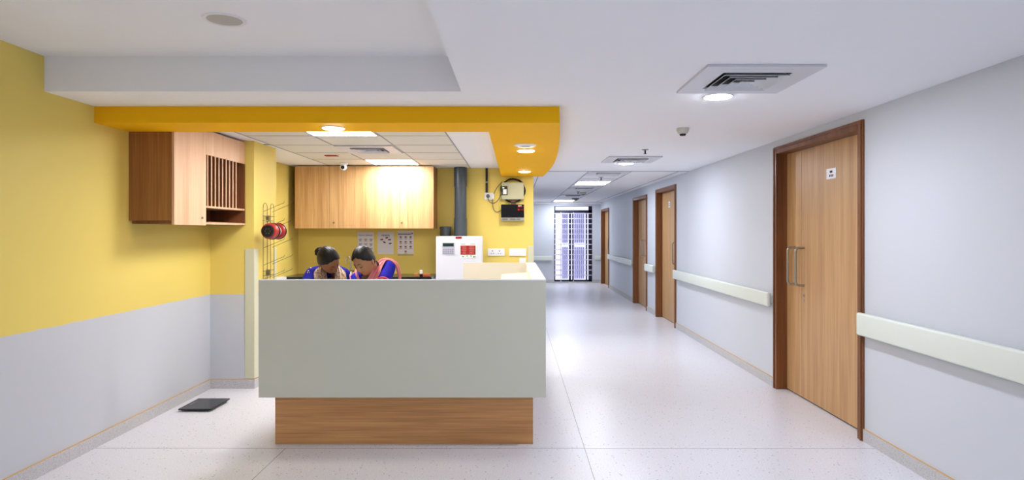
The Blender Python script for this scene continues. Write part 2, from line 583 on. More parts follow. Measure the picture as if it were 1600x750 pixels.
# ------------------------------------------------------------------ doors
def door(n, a, b, top, split, handles, sign=None, lock=None, pane=False):
    d = thing('door_%d' % n, (RX, (a + b) / 2, 0), None, None, kind='structure')
    fx0, fx1 = RX - 0.018, RX + 0.14
    cw = 0.065
    fr = MB()
    fr.box(fx0, fx1, a, a + cw, 0, top)
    fr.box(fx0, fx1, b - cw, b, 0, top)
    fr.box(fx0, fx1, a + cw, b - cw, top - cw, top)
    # stop moulding
    fr.box(fx0 - 0.008, fx0, a + 0.008, a + 0.028, 0, top - 0.008)
    fr.box(fx0 - 0.008, fx0, b - 0.028, b - 0.008, 0, top - 0.008)
    fr.box(fx0 - 0.008, fx0, a + 0.028, b - 0.028, top - 0.028, top - 0.008)
    obj('door_frame', fr, FRAMEW, d, bevel=0.004)
    lx0, lx1 = RX + 0.085, RX + 0.125
    lt = top - cw - 0.004
    z0 = 0.012
    if split:
        obj('door_leaf', MB().box(lx0, lx1, a + cw + 0.003, split - 0.0025, z0, lt), DOORW, d, bevel=0.002)
        obj('door_leaf', MB().box(lx0, lx1, split + 0.0025, b - cw - 0.003, z0, lt), DOORW, d, bevel=0.002)
    else:
        obj('door_leaf', MB().box(lx0, lx1, a + cw + 0.003, b - cw - 0.003, z0, lt), DOORW, d, bevel=0.002)
    obj('door_seal', MB().box(lx0 + 0.01, lx1, a + cw, b - cw, 0.0, 0.012), BLACK, d)
    for (hy, hz0, hz1) in handles:
        pr = 0.075
        pts = [(lx0, hy, hz0)]
        for k in range(7):
            t = k / 6 * PI / 2
            pts.append((lx0 - pr + 0.03 - 0.03 * math.sin(t), hy, hz0 + 0.03 - 0.03 * math.cos(t)))
        for k in range(7):
            t = k / 6 * PI / 2
            pts.append((lx0 - pr + 0.03 - 0.03 * math.cos(t), hy, hz1 - 0.03 + 0.03 * math.sin(t)))
        pts.append((lx0, hy, hz1))
        obj('handle', MB().tube(pts, 0.0105, 12), STEEL, d, smooth=True)
    if lock:
        ly, lz = lock
        lk = obj('lock', MB().lathe([(0.016, 0), (0.016, -0.006), (0.010, -0.008)], (lx0, ly, lz), 'X', 20), STEEL, d, smooth=True)
        obj('keyhole', MB().box(lx0 - 0.0095, lx0 - 0.0075, ly - 0.002, ly + 0.002, lz - 0.007, lz + 0.007), BLACK, lk)
        obj('lock_plate', MB().lathe([(0.012, 0), (0.012, -0.004)], (lx0, ly, lz - 0.045), 'X', 20), STEEL, d, smooth=True)
    if sign:
        sy, sz, w, h = sign
        s = obj('door_sign', MB().box(lx0 - 0.004, lx0, sy - w / 2, sy + w / 2, sz - h / 2, sz + h / 2), PLASTIC, d, label='small white room number plate')
        g = MB()
        g.box(lx0 - 0.0048, lx0 - 0.004, sy - 0.02, sy + 0.02, sz + 0.006, sz + 0.024)
        for k in range(3):
            g.box(lx0 - 0.0048, lx0 - 0.004, sy - 0.034 + k * 0.024, sy - 0.018 + k * 0.024, sz - 0.026, sz - 0.008)
        obj('lettering', g, DARK, s)
    return d

door(1, *DOORS[0], 5.55, [(5.50, 1.02, 1.355), (5.66, 1.02, 1.355)], sign=(5.02, 1.975, 0.15, 0.085), lock=(5.50, 0.93))
door(2, *DOORS[1], None, [(9.80, 0.98, 1.33)], sign=(10.3, 1.955, 0.10, 0.10))
door(3, *DOORS[2], 12.15, [(12.0, 1.02, 1.33), (12.33, 1.02, 1.33)], lock=(12.0, 0.90))
door(4, *DOORS[3], None, [(16.62, 1.0, 1.33)])

# ------------------------------------------------------------------ handrails
def rail_y(y0, y1, z0, z1, label, proj=0.07):
    t = thing('handrail', (RX, (y0 + y1) / 2, z0), label, 'handrail', 'cream crash rails along the right corridor wall')
    m = MB().rbox(RX - proj, RX - 0.028, y0, y1, z0, z1, 0.014, 4)
    obj('rail', m, RAIL, t, smooth=True)
    r = MB().box(RX - 0.028, RX - 0.001, y0 + 0.02, y1 - 0.02, z0 + 0.03, z1 - 0.03)
    obj('wall_bracket', r, RAIL, t)
    return t
rail_y(5.93, 9.5, 0.775, 0.912, 'long cream handrail on the right wall between the two nearest wooden doors')
rail_y(1.2, 4.385, 0.765, 0.925, 'cream handrail at the right edge, starting against the nearest door frame')
rail_y(10.9, 11.58, 0.765, 0.90, 'short cream handrail piece between the second and third doors')
rail_y(12.99, 16.28, 0.78, 0.905, 'cream handrail on the far stretch of right wall before the last door')
t = thing('handrail', (X(846, FAR), FAR, 0.66), 'pale handrail on the end wall left of the barred window', 'handrail')
obj('rail', MB().rbox(0.27, X(863, FAR), FAR - 0.07, FAR - 0.025, 0.66, 0.79, 0.012, 3), RAIL, t, smooth=True)
obj('wall_bracket', MB().box(0.29, X(862, FAR), FAR - 0.025, FAR - 0.001, 0.69, 0.76), RAIL, t)
t = thing('handrail', (2.4, FAR, 0.66), 'stub of pale handrail on the end wall right of the barred window', 'handrail')
obj('rail', MB().rbox(2.33, RX - 0.002, FAR - 0.07, FAR - 0.025, 0.68, 0.79, 0.012, 3), RAIL, t, smooth=True)
obj('wall_bracket', MB().box(2.35, RX - 0.002, FAR - 0.025, FAR - 0.001, 0.70, 0.76), RAIL, t)

# corner guards
def guard_L(x, y, z0, z1, w, sx, sy, label, m=GUARD):
    """L profile hugging the outer corner (x, y)"""
    t = 0.006
    mb = MB()
    mb.box(min(x, x - sx * w), max(x, x - sx * w), y - t, y, z0, z1) if sy < 0 else None
    mb.box(min(x, x + sx * t), max(x, x + sx * t), y - (t if sy < 0 else 0), y + w, z0, z1)
    o = obj('corner_guard', mb, m, bevel=0.003)
    tag(o, label, 'corner guard')
    return base(o)
guard_L(PX0, PY0, 0.095, 1.335, 0.085, 1, -1, 'tall cream corner guard on the near corner of the left pillar')
g2 = obj('corner_guard', MB().box(PX0, PX0 + 0.006, PY1 - 0.05, PY1, 0.02, 1.335).box(PX0 - 0.05, PX0 + 0.006, PY1, PY1 + 0.006, 0.02, 1.335), GUARD, bevel=0.002)
base(tag(g2, 'pale corner guard on the far corner of the left pillar behind the wire rack', 'corner guard'))
guard_L(0.249, BACK, 0.095, Z(384.5, BACK), 0.075, 1, -1, 'pale corner guard at the right end of the yellow back wall')

# ------------------------------------------------------------------ reception counter
CF = 4.25
ct = thing('reception_counter', (-0.78, 5.0, 0), 'large pale grey-green reception counter on a recessed wooden plinth', 'counter')
obj('front_panel', MB().box(-1.776, 0.212, CF, CF + 0.025, 0.352, 1.160), COUNTER, ct, bevel=0.0015)
obj('front_edge', MB().box(-1.776, 0.212, CF, CF + 0.03, 1.1605, 1.169), EDGE, ct, label='thin white top edge band')
obj('side_panel', MB().box(0.188, 0.212, CF + 0.026, 6.6, 0.352, 1.160), COUNTER, ct, bevel=0.0015)
obj('inner_panel', MB().box(0.115, 0.135, CF + 0.031, 6.57, 0.352, 1.160), CREAM, ct)
obj('side_ledge', MB().box(0.113, 0.214, CF + 0.031, 6.6, 1.1605, 1.169), EDGE, ct, label='white ledge on the counter side')
obj('back_panel', MB().box(X(724, 6.585), 0.113, 6.57, 6.6, 0.10, 1.168), CREAM, ct, label='cream low wall at the rear of the counter')
obj('inner_shelf', MB().prism([(-0.12, 4.29), (0.114, 4.29), (0.114, 6.02), (-0.125, 5.78)], 1.08, 1.10), CREAM, ct)
obj('shelf_support', MB().box(0.06, 0.114, 4.35, 5.7, 1.02, 1.08), CREAM, ct)
pz = MB()
pz.box(-1.694, 0.126, 4.337, 4.362, 0, 0.352)
pz.box(0.10, 0.126, 4.362, 6.55, 0, 0.352)
pz.box(-1.694, -1.668, 4.362, 4.8, 0, 0.352)
obj('plinth', pz, PLINTH, ct, label='wood grain plinth')
obj('bottom_panel', MB().box(-1.776, 0.10, CF + 0.0255, 4.336, 0.352, 0.368), COUNTER, ct)
obj('writing_surface', MB().box(-1.76, 0.115, CF + 0.026, 4.80, 0.735, 0.76), CREAM, ct)
obj('drawer_unit', MB().box(-0.62, -0.2, 4.37, 4.76, 0.08, 0.735), CREAM, ct)
obj('end_support', MB().box(-1.76, -1.735, CF + 0.026, 4.78, 0.353, 0.735), CREAM, ct)

# ------------------------------------------------------------------ left wall cabinet with pigeonholes
cx = -2.58; y0, y1 = 4.66, PY0 - 0.006
cab = thing('wall_cabinet', (LX, (y0 + y1) / 2, 1.55), 'wooden wall cabinet on the left wall with open pigeonhole slots', 'cabinet')
sp_y = 5.13      # door / pigeonhole split
zt = CZ - 0.02
obj('end_panel', MB().box(LX + 0.002, cx - 0.022, y0 - 0.02, y0, 1.585, zt), wood('brown_oak', (132, 84, 42), (166, 112, 62), 'Z'), cab, bevel=0.001, label='brown end panel')
obj('door', MB().box(cx - 0.02, cx, y0 - 0.012, sp_y, 1.552, zt), OAK_PALE, cab, bevel=0.0015)
bx = MB()
bx.box(LX + 0.002, LX + 0.014, y0, y1, 1.585, zt)                  # back
bx.box(LX + 0.014, cx - 0.022, y0, y1, 1.56, 1.585)                # bottom
bx.box(LX + 0.014, cx - 0.022, y0, y1, zt - 0.02, zt)              # top
bx.box(LX + 0.014, cx - 0.022, sp_y - 0.018, sp_y, 1.585, zt - 0.02)
bx.box(LX + 0.014, cx - 0.022, y1 - 0.018, y1, 1.585, zt - 0.02)
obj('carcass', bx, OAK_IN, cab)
obj('top_rail', MB().box(cx - 0.02, cx, sp_y + 0.001, y1, 2.145, zt), OAK_PALE, cab, bevel=0.0015)
obj('shelf', MB().box(LX + 0.014, cx, sp_y, y1 - 0.018, 1.70, 1.716), OAK_PALE, cab)
obj('bottom_edge', MB().box(cx - 0.022, cx, sp_y + 0.001, y1, 1.562, 1.578), OAK_PALE, cab)
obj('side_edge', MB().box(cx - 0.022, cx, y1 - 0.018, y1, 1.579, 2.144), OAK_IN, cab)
for k in range(9):
    yy = sp_y + 0.03 + k * 0.066
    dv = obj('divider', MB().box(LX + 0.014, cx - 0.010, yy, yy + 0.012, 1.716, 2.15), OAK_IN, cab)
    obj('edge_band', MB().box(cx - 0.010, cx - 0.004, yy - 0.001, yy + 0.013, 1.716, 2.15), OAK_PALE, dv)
lk = obj('lock', MB().lathe([(0.011, 0), (0.011, 0.004), (0.006, 0.014)], (cx, 4.98 + 0.08, 1.615), 'X', 16), STEEL, cab, smooth=True)

# ------------------------------------------------------------------ upper cabinets on the back wall
ux0, ux1, uf = X(460.5, 8.02), X(677.5, 8.02), 8.02
uz0, uz1 = Z(356.5, 8.02), CZ - 0.012
seams = [ux0, X(514.7, 8.02), X(570.9, 8.02), X(624.3, 8.02), ux1]
labs = ['leftmost door of the oak wall cabinets behind the two women', '']
for i, (a, b, lab) in enumerate(((seams[0], seams[2], 'left oak wall cabinet over the worktop, above the woman with the bun'),
                                 (seams[2], seams[4], 'right oak wall cabinet over the worktop, above the posters'))):
    u = thing('wall_cabinet', ((a + b) / 2, BACK, uz0), lab, 'cabinet', 'oak wall cabinets on the back wall')
    obj('carcass', MB().box(a + 0.001, b - 0.001, uf + 0.021, BACK - 0.001, uz0, uz1), wood('brown_oak', (132, 84, 42), (166, 112, 62), 'Z'), u)
    mid = seams[1] if i == 0 else seams[3]
    for j, (p, q) in enumerate(((a, mid), (mid, b))):
        dd = obj('door', MB().box(p + 0.0015, q - 0.0015, uf, uf + 0.02, uz0 - 0.003, uz1), OAK, u, bevel=0.001)
        if j == 1:
            lx = X(521.6, 8.02) if i == 0 else X(627.8, 8.02)
            obj('lock', MB().lathe([(0.014, 0), (0.014, -0.005), (0.006, -0.02)], (lx, uf, Z(347.6, 8.02)), 'Y', 16), STEEL, dd, smooth=True)

# ------------------------------------------------------------------ back worktop, tap and small items
wt = thing('worktop', (-2.0, 8.1, 0), 'black granite worktop along the yellow back wall', 'worktop')
obj('slab', MB().box(-2.968, -1.06, 7.80, BACK - 0.001, 0.885, 0.925), GRANITE, wt, bevel=0.003)
obj('base_cabinet', MB().box(-2.96, -1.07, 7.86, BACK - 0.002, 0.0, 0.885), CREAM, wt)
ledge = obj('side_ledge_board', MB().box(-2.969, -2.90, PY1 + 0.01, 7.79, 0.90, 0.93), EDGE)
base(tag(ledge, 'white ledge on the left alcove wall running back to the black worktop', 'ledge'))

tp = thing('tap', (X(548, 8.2), 8.2, 0.925), 'chrome swan neck tap on the worktop between the two women', 'tap')
tx = X(548, 8.2)
pts = [(tx, 8.2, 0.925), (tx, 8.2, 1.12)]
for k in range(1, 11):
    a = PI * k / 10
    pts.append((tx - 0.028 + 0.028 * math.cos(a), 8.2 - 0.02 * k / 10, 1.12 + 0.045 * math.sin(a)))
pts.append((tx - 0.058, 8.18, 1.085))
obj('spout', MB().tube(pts, 0.009, 12), CHROME, tp, smooth=True)
obj('base', MB().lathe([(0.026, 0), (0.026, 0.03), (0.014, 0.045)], (tx, 8.2, 0.925), 'Z', 20), CHROME, tp, smooth=True)
obj('handle', MB().tube([(tx, 8.2, 0.985), (tx + 0.045, 8.19, 0.975)], [0.014, 0.012], 12), CHROME, tp, smooth=True)

yb = 7.88
o = obj('box', MB().rbox(X(648, yb), X(654, yb), yb - 0.03, yb + 0.03, 0.925, 0.968, 0.004), mat('orange_card', (196, 122, 62), 0.6)); base(tag(o, 'small tan box at the left of the items on the black worktop', 'box'))
bt = thing('bottle', (X(658, yb), yb, 0.925), 'small dark bottle with a white cap on the black worktop', 'bottle')
obj('body', MB().lathe([(0.018, 0), (0.02, 0.005), (0.02, 0.03), (0.012, 0.038)], (X(658, yb), yb, 0.925), 'Z', 20), mat('dark_brown_glass', (50, 22, 14), 0.2), bt, smooth=True)
obj('cap', MB().lathe([(0.018, 0), (0.018, 0.04), (0.014, 0.044)], (X(658, yb), yb, 0.963), 'Z', 20), PLASTIC, bt, smooth=True)
o = obj('box', MB().rbox(X(661.5, yb), X(672, yb), yb - 0.03, yb + 0.03, 0.925, 0.96, 0.004), mat('rust_card', (190, 96, 48), 0.6)); base(tag(o, 'flat rust-orange box right of the dark bottle on the worktop', 'box'))

# ------------------------------------------------------------------ pipes and fire alarm panel
pp = thing('drain_pipe', (-0.735, 8.31, 0), 'tall slate grey pipe rising behind the white alarm panel to the ceiling', 'pipe')
px_ = X(719, 8.25)
pp.location = (px_, 8.31, 0)
obj('pipe', MB().cyl((px_, 8.31, 0.0), (px_, 8.31, CZ - 0.001), 0.081, 36), PVC, pp, smooth=True)
obj('coupling', MB().cyl((px_, 8.31, Z(291, 8.25)), (px_, 8.31, CZ - 0.003), 0.088, 36), PVC, pp, smooth=True)
obj('coupling', MB().cyl((px_, 8.31, 1.40), (px_, 8.31, Z(341, 8.25)), 0.088, 36), PVC, pp, smooth=True)
sx_ = X(695, 8.25)
p2 = thing('drain_pipe', (sx_, 8.32, 0), 'short capped grey pipe stub left of the tall pipe, behind the panel', 'pipe')
obj('pipe', MB().cyl((sx_, 8.32, 0.0), (sx_, 8.32, Z(355, 8.25)), 0.074, 36), PVC, p2, smooth=True)
obj('cap', MB().lathe([(0.08, 0), (0.08, 0.03), (0.075, 0.035)], (sx_, 8.32, Z(358, 8.25)), 'Z', 36), PVC, p2, smooth=True)

fd = 8.08
f0, f1 = X(681, fd), X(753.5, fd)
fp = thing('fire_alarm_panel', ((f0 + f1) / 2, 8.2, 0.62), 'white fire alarm panel with small keypad and red instruction sticker', 'alarm panel')
obj('housing', MB().rbox(f0, f1, fd, 8.22, 0.62, Z(369, fd), 0.006), PANELW, fp)
obj('brand_plate', MB().box(X(712, fd), X(721.5, fd), fd - 0.003, fd, Z(373, fd), Z(369.6, fd)), RED, fp, label='red plate')
kp = obj('keypad', MB().box(X(691, fd), X(710, fd), fd - 0.006, fd, Z(397.5, fd), Z(379, fd)), mat('grey_keypad', (186, 188, 204), 0.4), fp)
obj('display', MB().box(X(692, fd), X(709, fd), fd - 0.008, fd - 0.006, Z(385.2, fd), Z(380, fd)), mat('green_lcd', (24, 56, 50), 0.2), kp)
kk = MB()
for r_ in range(3):
    for c_ in range(5):
        x_ = X(692.5 + c_ * 3.4, fd); z_ = Z(389.5 + r_ * 2.8, fd)
        kk.box(x_, x_ + 0.02, fd - 0.008, fd - 0.006, z_ - 0.012, z_ + 0.004)
obj('buttons', kk, mat('key_grey', (150, 152, 172), 0.5), kp)
st = obj('sticker', MB().box(X(718.5, fd), X(744.5, fd), fd - 0.002, fd, Z(403, fd), Z(380, fd)), mat('sticker_white', (226, 238, 232), 0.4), fp)
obj('red_field', MB().box(X(719.5, fd), X(743, fd), fd - 0.0035, fd - 0.002, Z(398, fd), Z(383.7, fd)), RED, st)
tx_ = MB()
random.seed(3)
for r_ in range(8):
    for (a, b) in ((721.5, 729), (732.5, 741)):
        e = random.uniform(0, 1.8)
        z_ = Z(385.4 + r_ * 1.55, fd)
        tx_.box(X(a + e, fd), X(b - e * 0.6, fd), fd - 0.0042, fd - 0.0035, z_ - 0.002, z_ + 0.002)
obj('text_lines', tx_, mat('pale_red', (226, 130, 118), 0.5), st)
tx_ = MB()
for (a, b, yy, hh) in ((720, 727, 381.3, 0.003), (735, 743, 381.5, 0.003), (722, 725, 401, .006), (729, 731, 400, .005), (735, 737, 400, .005), (739, 743, 401.3, .007)):
    obj('marking', MB().box(X(a, fd), X(b, fd), fd - 0.003, fd - 0.002, Z(yy, fd) - hh, Z(yy, fd) + hh), mat('mark_grey', (110, 120, 120), 0.5), st)


# ------------------------------------------------------------------ sockets on the back wall
def socket(x0, x1, ya, yb_, label, holes, name='power_socket'):
    w0, w1, z0, z1 = X(x0, BACK), X(x1, BACK), Z(yb_, BACK), Z(ya, BACK)
    s = thing(name, ((w0 + w1) / 2, BACK, z0), label, 'socket')
    obj('face_plate', MB().rbox(w0, w1, BACK - 0.014, BACK - 0.0005, z0, z1, 0.003), PLASTIC, s)
    cw, ch = w1 - w0, z1 - z0
    if holes == 'two':
        for fx in (0.28, 0.70):
            h = MB()
            cx_ = w0 + cw * fx; cz = z0 + ch * 0.5
            h.cyl((cx_, BACK - 0.0145, cz + 0.018), (cx_, BACK - 0.012, cz + 0.018), 0.008, 12)
            h.cyl((cx_ - 0.016, BACK - 0.0145, cz - 0.015), (cx_ - 0.016, BACK - 0.012, cz - 0.015), 0.006, 12)
            h.cyl((cx_ + 0.016, BACK - 0.0145, cz - 0.015), (cx_ + 0.016, BACK - 0.012, cz - 0.015), 0.006, 12)
            obj('pin_holes', h, DARK, s)
        obj('switch', MB().box(w0 + cw * 0.46, w0 + cw * 0.54, BACK - 0.019, BACK - 0.014, z0 + ch * .3, z0 + ch * .7), PLASTIC, s)
    elif holes == 'switches':
        for k in range(4):
            a = w0 + cw * (0.16 + 0.18 * k)
            obj('switch', MB().rbox(a, a + cw * 0.14, BACK - 0.018, BACK - 0.0135, z0 + ch * .25, z0 + ch * .75, 0.001), PLASTIC, s)
    else:
        obj('switch', MB().rbox(w0 + cw * .3, w1 - cw * .3, BACK - 0.018, BACK - 0.0135, z0 + ch * .25, z0 + ch * .75, 0.001), PLASTIC, s)
    return s
socket(762, 788.5, 388.5, 399.8, 'white double socket plate right of the alarm panel', 'two')
socket(795.5, 822, 388.3, 399.8, 'wide white switch plate beside the double socket', 'switches', 'switch_plate')
socket(811.5, 821.5, 403.3, 412.0, 'small white plate under the wide switch plate', 'one', 'switch_plate')
pw = socket(757, 772, 301.3, 312, 'white socket with a grey plug below the black conduit', 'one')
pl_ = thing('plug', (X(762.5, BACK), BACK - 0.02, Z(307, BACK)), 'grey plug pushed into the socket below the conduit', 'plug')
obj('plug_body', MB().lathe([(0.028, 0.0), (0.026, -0.02), (0.012, -0.032)], (X(762.7, BACK), BACK - 0.019, Z(306.5, BACK)), 'Y', 6), mat('grey_plug', (88, 94, 98), 0.5), pl_)
cb_ = MB()
def bez(p0, p1, p2, p3, n=14):
    out = []
    for i in range(n + 1):
        t = i / n
        out.append(tuple((1 - t) ** 3 * a + 3 * (1 - t) ** 2 * t * b + 3 * (1 - t) * t * t * c + t ** 3 * d for a, b, c, d in zip(p0, p1, p2, p3)))
    return out
YW = BACK - 0.02
def W(px, py, dy=0.0): return (X(px, BACK), YW - dy, Z(py, BACK))
obj('flex', MB().tube(bez(W(762.7, 309.5, .012), W(764, 321, .01), W(777, 322, 0), W(783, 303, 0)), 0.0055, 8), GREYCAB, pl_, smooth=True)
o = obj('cable', MB().tube(bez(W(770, 311, .001), W(769, 334, 0), W(776, 334, 0), W(784.5, 327.5, 0)), 0.005, 8), GREYCAB, smooth=True)
base(tag(o, 'thin grey cable looping from the socket to the black display', 'cable'))
o = obj('cable', MB().tube(bez(W(771.5, 303, .001), W(774, 297, 0), W(779, 289, 0), W(785, 284, 0)), 0.005, 8), GREYCAB, smooth=True)
base(tag(o, 'thin grey cable rising from the socket to the beige box', 'cable'))
cd = thing('conduit', (X(760.5, BACK), BACK, Z(301, BACK)), 'black conduit dropping from the ceiling to the plugged socket', 'conduit')
obj('channel', MB().box(X(758.7, BACK), X(762.3, BACK), BACK - 0.03, BACK - 0.001, Z(301, BACK), CZ - 0.001), BLACK, cd, bevel=0.004)
obj('clip', MB().box(X(758.4, BACK), X(762.6, BACK), BACK - 0.033, BACK - 0.0305, Z(285.8, BACK), Z(283.8, BACK)), STEEL, cd)

# beige box, coil and display
bd_ = 8.33
bb = thing('meter_box', (X(801.5, bd_), BACK, Z(312, bd_)), 'beige metal box with a green and black switch, high on the yellow wall', 'electrical box')
obj('housing', MB().rbox(X(783.8, bd_), X(818.5, bd_), bd_, BACK - 0.001, Z(311.5, bd_), Z(285, bd_), 0.004), BEIGE, bb)
br_ = obj('breaker', MB().rbox(X(784.3, bd_), X(793, bd_), bd_ - 0.012, bd_, Z(305, bd_), Z(291, bd_), 0.003), BLACK, bb)
obj('switch', MB().box(X(785.2, bd_), X(788, bd_), bd_ - 0.016, bd_ - 0.012, Z(294.5, bd_), Z(292.5, bd_)), emis('green_switch', (40, 220, 140), 0.6), br_)
obj('rating_label', MB().box(X(786, bd_), X(791.6, bd_), bd_ - 0.014, bd_ - 0.012, Z(303.5, bd_), Z(295.8, bd_)), PLASTIC, br_)
co = MB()
pts = []
for k in range(120):
    a = 2 * PI * k / 24
    rr = 0.158 + 0.008 * math.sin(k * 0.9)
    pts.append((X(801.5, BACK) + rr * math.cos(a) * (1 + 0.01 * (k // 24)), BACK - 0.012 - 0.011 * (k / 24), Z(298, BACK) + (rr + 0.0) * math.sin(a)))
co.tube(pts, 0.006, 6)
o = obj('cable_coil', co, BLACK, smooth=True); tag(o, 'round coil of black cable behind the beige box', 'cable coil'); base(o)
dp = thing('led_display', (X(801, bd_), BACK, Z(345.5, bd_)), 'black wall display with small red digits under the beige box', 'display')
dz0, dz1 = Z(345, bd_), Z(319.5, bd_)
obj('housing', MB().rbox(X(783, bd_), X(819, bd_), bd_, BACK - 0.001, dz0, dz1, 0.004), mat('grey_housing', (150, 152, 140), 0.4), dp)
sc_ = obj('screen', MB().box(X(783.2, bd_), X(818.8, bd_), bd_ - 0.005, bd_, dz0 + 0.045, dz1), mat('gloss_black', (8, 7, 9), 0.12), dp)
def seg7(mb, ch, x, z, w, h, y_):
    S = {'0': 'abcdef', '1': 'bc', '2': 'abged', '3': 'abgcd', '4': 'fgbc', '5': 'afgcd', '6': 'afgedc', '7': 'abc', '8': 'abcdefg', '9': 'abcfgd'}[ch]
    t_ = w * 0.22
    B = {'a': (0, w, h - t_, h), 'd': (0, w, 0, t_), 'g': (0, w, h / 2 - t_ / 2, h / 2 + t_ / 2),
         'f': (0, t_, h / 2, h), 'e': (0, t_, 0, h / 2), 'b': (w - t_, w, h / 2, h), 'c': (w - t_, w, 0, h / 2)}
    for s in S:
        a = B[s]; mb.box(x + a[0], x + a[1], y_ - 0.002, y_, z + a[2], z + a[3])
LED = emis('red_led', (255, 10, 16), 0.9)
LED.node_tree.nodes['Principled BSDF'].inputs['Base Color'].default_value = (0.1, 0.0, 0.0, 1)
for (st_, py, h) in (('811', 328.8, 0.022), ('8811', 323.8, 0.014)):
    n = len(st_); w = 0.075 / n * 0.72
    for i, ch in enumerate(st_):
        dg_ = MB(); seg7(dg_, ch, X(809.3, bd_) + i * 0.075 / n, Z(py, bd_), w, h, bd_ - 0.005); obj('digit', dg_, LED, sc_)
obj('top_label', MB().box(X(809.5, bd_), X(815, bd_), bd_ - 0.006, bd_ - 0.005, Z(322, bd_), Z(321, bd_)), PLASTIC, sc_)
lw = MB()
for (a, b) in ((784.5, 793), (797, 806), (807, 813)):
    lw.box(X(a, bd_), X(b, bd_), bd_ - 0.0015, bd_, dz0 + 0.012, dz0 + 0.03)
obj('buttons', lw, mat('button_grey', (96, 98, 104), 0.5), dp)
o = obj('connector', MB().rbox(X(798.5, bd_), X(806, bd_), bd_ + 0.02, BACK - 0.02, Z(319, bd_), Z(313, bd_), 0.003), mat('red_brown_connector', (112, 60, 52), 0.5)); base(tag(o, 'small reddish connector block between the beige box and the display', 'connector'))

# ------------------------------------------------------------------ posters
INK = mat('poster_ink', (52, 50, 58), 0.7)
PINKI = mat('faded_ink', (176, 164, 168), 0.7)
MAROON = mat('maroon_ink', (112, 28, 40), 0.7)
def poster(x0, x1, ya, yb_, label):
    w0, w1, z0, z1 = X(x0, BACK), X(x1, BACK), Z(yb_, BACK), Z(ya, BACK)
    p = thing('poster', ((w0 + w1) / 2, BACK, z0), label, 'poster', 'hand hygiene posters on the back wall')
    obj('sheet', MB().box(w0, w1, BACK - 0.003, BACK - 0.0003, z0, z1), PAPER, p)
    return p, w0, w1, z0, z1
p, w0, w1, z0, z1 = poster(558.8, 584.2, 362.5, 397, 'printed hand cleaning poster, leftmost of three, partly behind the second woman')
tm = text_mb('How to Handrub?', 0.026, (w0 + w1) / 2, BACK - 0.0035, z1 - 0.052)
obj('title', tm, INK, p)
g = MB(); g2 = MB(); random.seed(11)
for r_ in range(4):
    for c_ in range(3):
        cx_ = w0 + 0.038 + c_ * 0.073; cz = z1 - 0.10 - r_ * 0.063
        obj('caption', MB().box(cx_ - 0.022, cx_ + 0.022, BACK - 0.004, BACK - 0.003, cz - 0.004, cz + 0.006), mat('grey_ink', (132, 130, 140), 0.7), p)
        obj('hand_figure', MB().ball((cx_, BACK - 0.0034, cz - 0.018), 0.02, 0.0008, 0.012, 10), PINKI, p)
p, w0, w1, z0, z1 = poster(590, 615, 362.3, 397, 'middle poster with a ring of dark red arrows')
g = MB()
for k in range(9):
    a = w0 + 0.055 + k * 0.0125
    g.box(a, a + 0.008, BACK - 0.004, BACK - 0.003, z1 - 0.056 - 0.004 * (k % 3), z1 - 0.040 + 0.004 * (k % 2))
obj('title', g, mat('grey_ink', (132, 130, 140), 0.7), p)
for (ax, ay, an) in ((604.5, 371.5, 0.4), (608.8, 374.5, 0.0), (609.8, 380.5, 0.1), (600.7, 378.5, -0.4), (596.6, 374.3, 0.1)):
    g = MB(); c_, s_ = math.cos(an), math.sin(an)
    poly = [(-0.02, -0.008), (0.004, -0.008), (0.004, -0.014), (0.022, 0.0), (0.004, 0.014), (0.004, 0.008), (-0.02, 0.008)]
    cx_, cz = X(ax, BACK), Z(ay, BACK)
    va = [g.bm.verts.new((cx_ + u * c_ - v * s_, BACK - 0.0045, cz + u * s_ + v * c_)) for u, v in poly]
    vb = [g.bm.verts.new((cx_ + u * c_ - v * s_, BACK - 0.003, cz + u * s_ + v * c_)) for u, v in poly]
    g.bm.faces.new(va); g.bm.faces.new(vb[::-1])
    for i in range(len(va)): g.bm.faces.new([va[i], va[(i + 1) % 7], vb[(i + 1) % 7], vb[i]])
    obj('arrow', g, MAROON, p)
p, w0, w1, z0, z1 = poster(621.5, 646.3, 360.8, 399.8, 'rightmost poster with rows of small drawings and a banner strip')
obj('banner', MB().box(w0 + 0.005, w1 - 0.035, BACK - 0.004, BACK - 0.003, z1 - 0.054, z1 - 0.036), mat('grey_ink', (132, 130, 140), 0.7), p)
obj('logo', MB().box(w1 - 0.03, w1 - 0.012, BACK - 0.004, BACK - 0.003, z1 - 0.042, z1 - 0.026), INK, p)
obj('bottom_band', MB().box(w0, w1, BACK - 0.004, BACK - 0.003, z0, z0 + 0.028), mat('olive_band', (190, 178, 110), 0.6), p)
g = MB(); g2 = MB()
cells = [(c_, r_) for r_ in range(3) for c_ in range(3)] + [(1, 3)]
for c_, r_ in cells:
    cx_ = w0 + 0.042 + c_ * 0.068; cz = z1 - 0.085 - r_ * 0.066
    obj('drawing', MB().ball((cx_, BACK - 0.0034, cz), 0.019, 0.0008, 0.017, 10), mat('skin_ink', (196, 168, 168), 0.7), p)
    g2 = MB()
    g2.box(cx_ - 0.012, cx_ + 0.006, BACK - 0.0046, BACK - 0.0042, cz - 0.006, cz + 0.01)
    obj('drawing_mark', g2, mat('brown_ink', (96, 76, 84), 0.7), p)
    obj('caption', MB().box(cx_ - 0.02, cx_ + 0.02, BACK - 0.004, BACK - 0.003, cz - 0.026, cz - 0.021), mat('brown_ink', (96, 76, 84), 0.7), p)

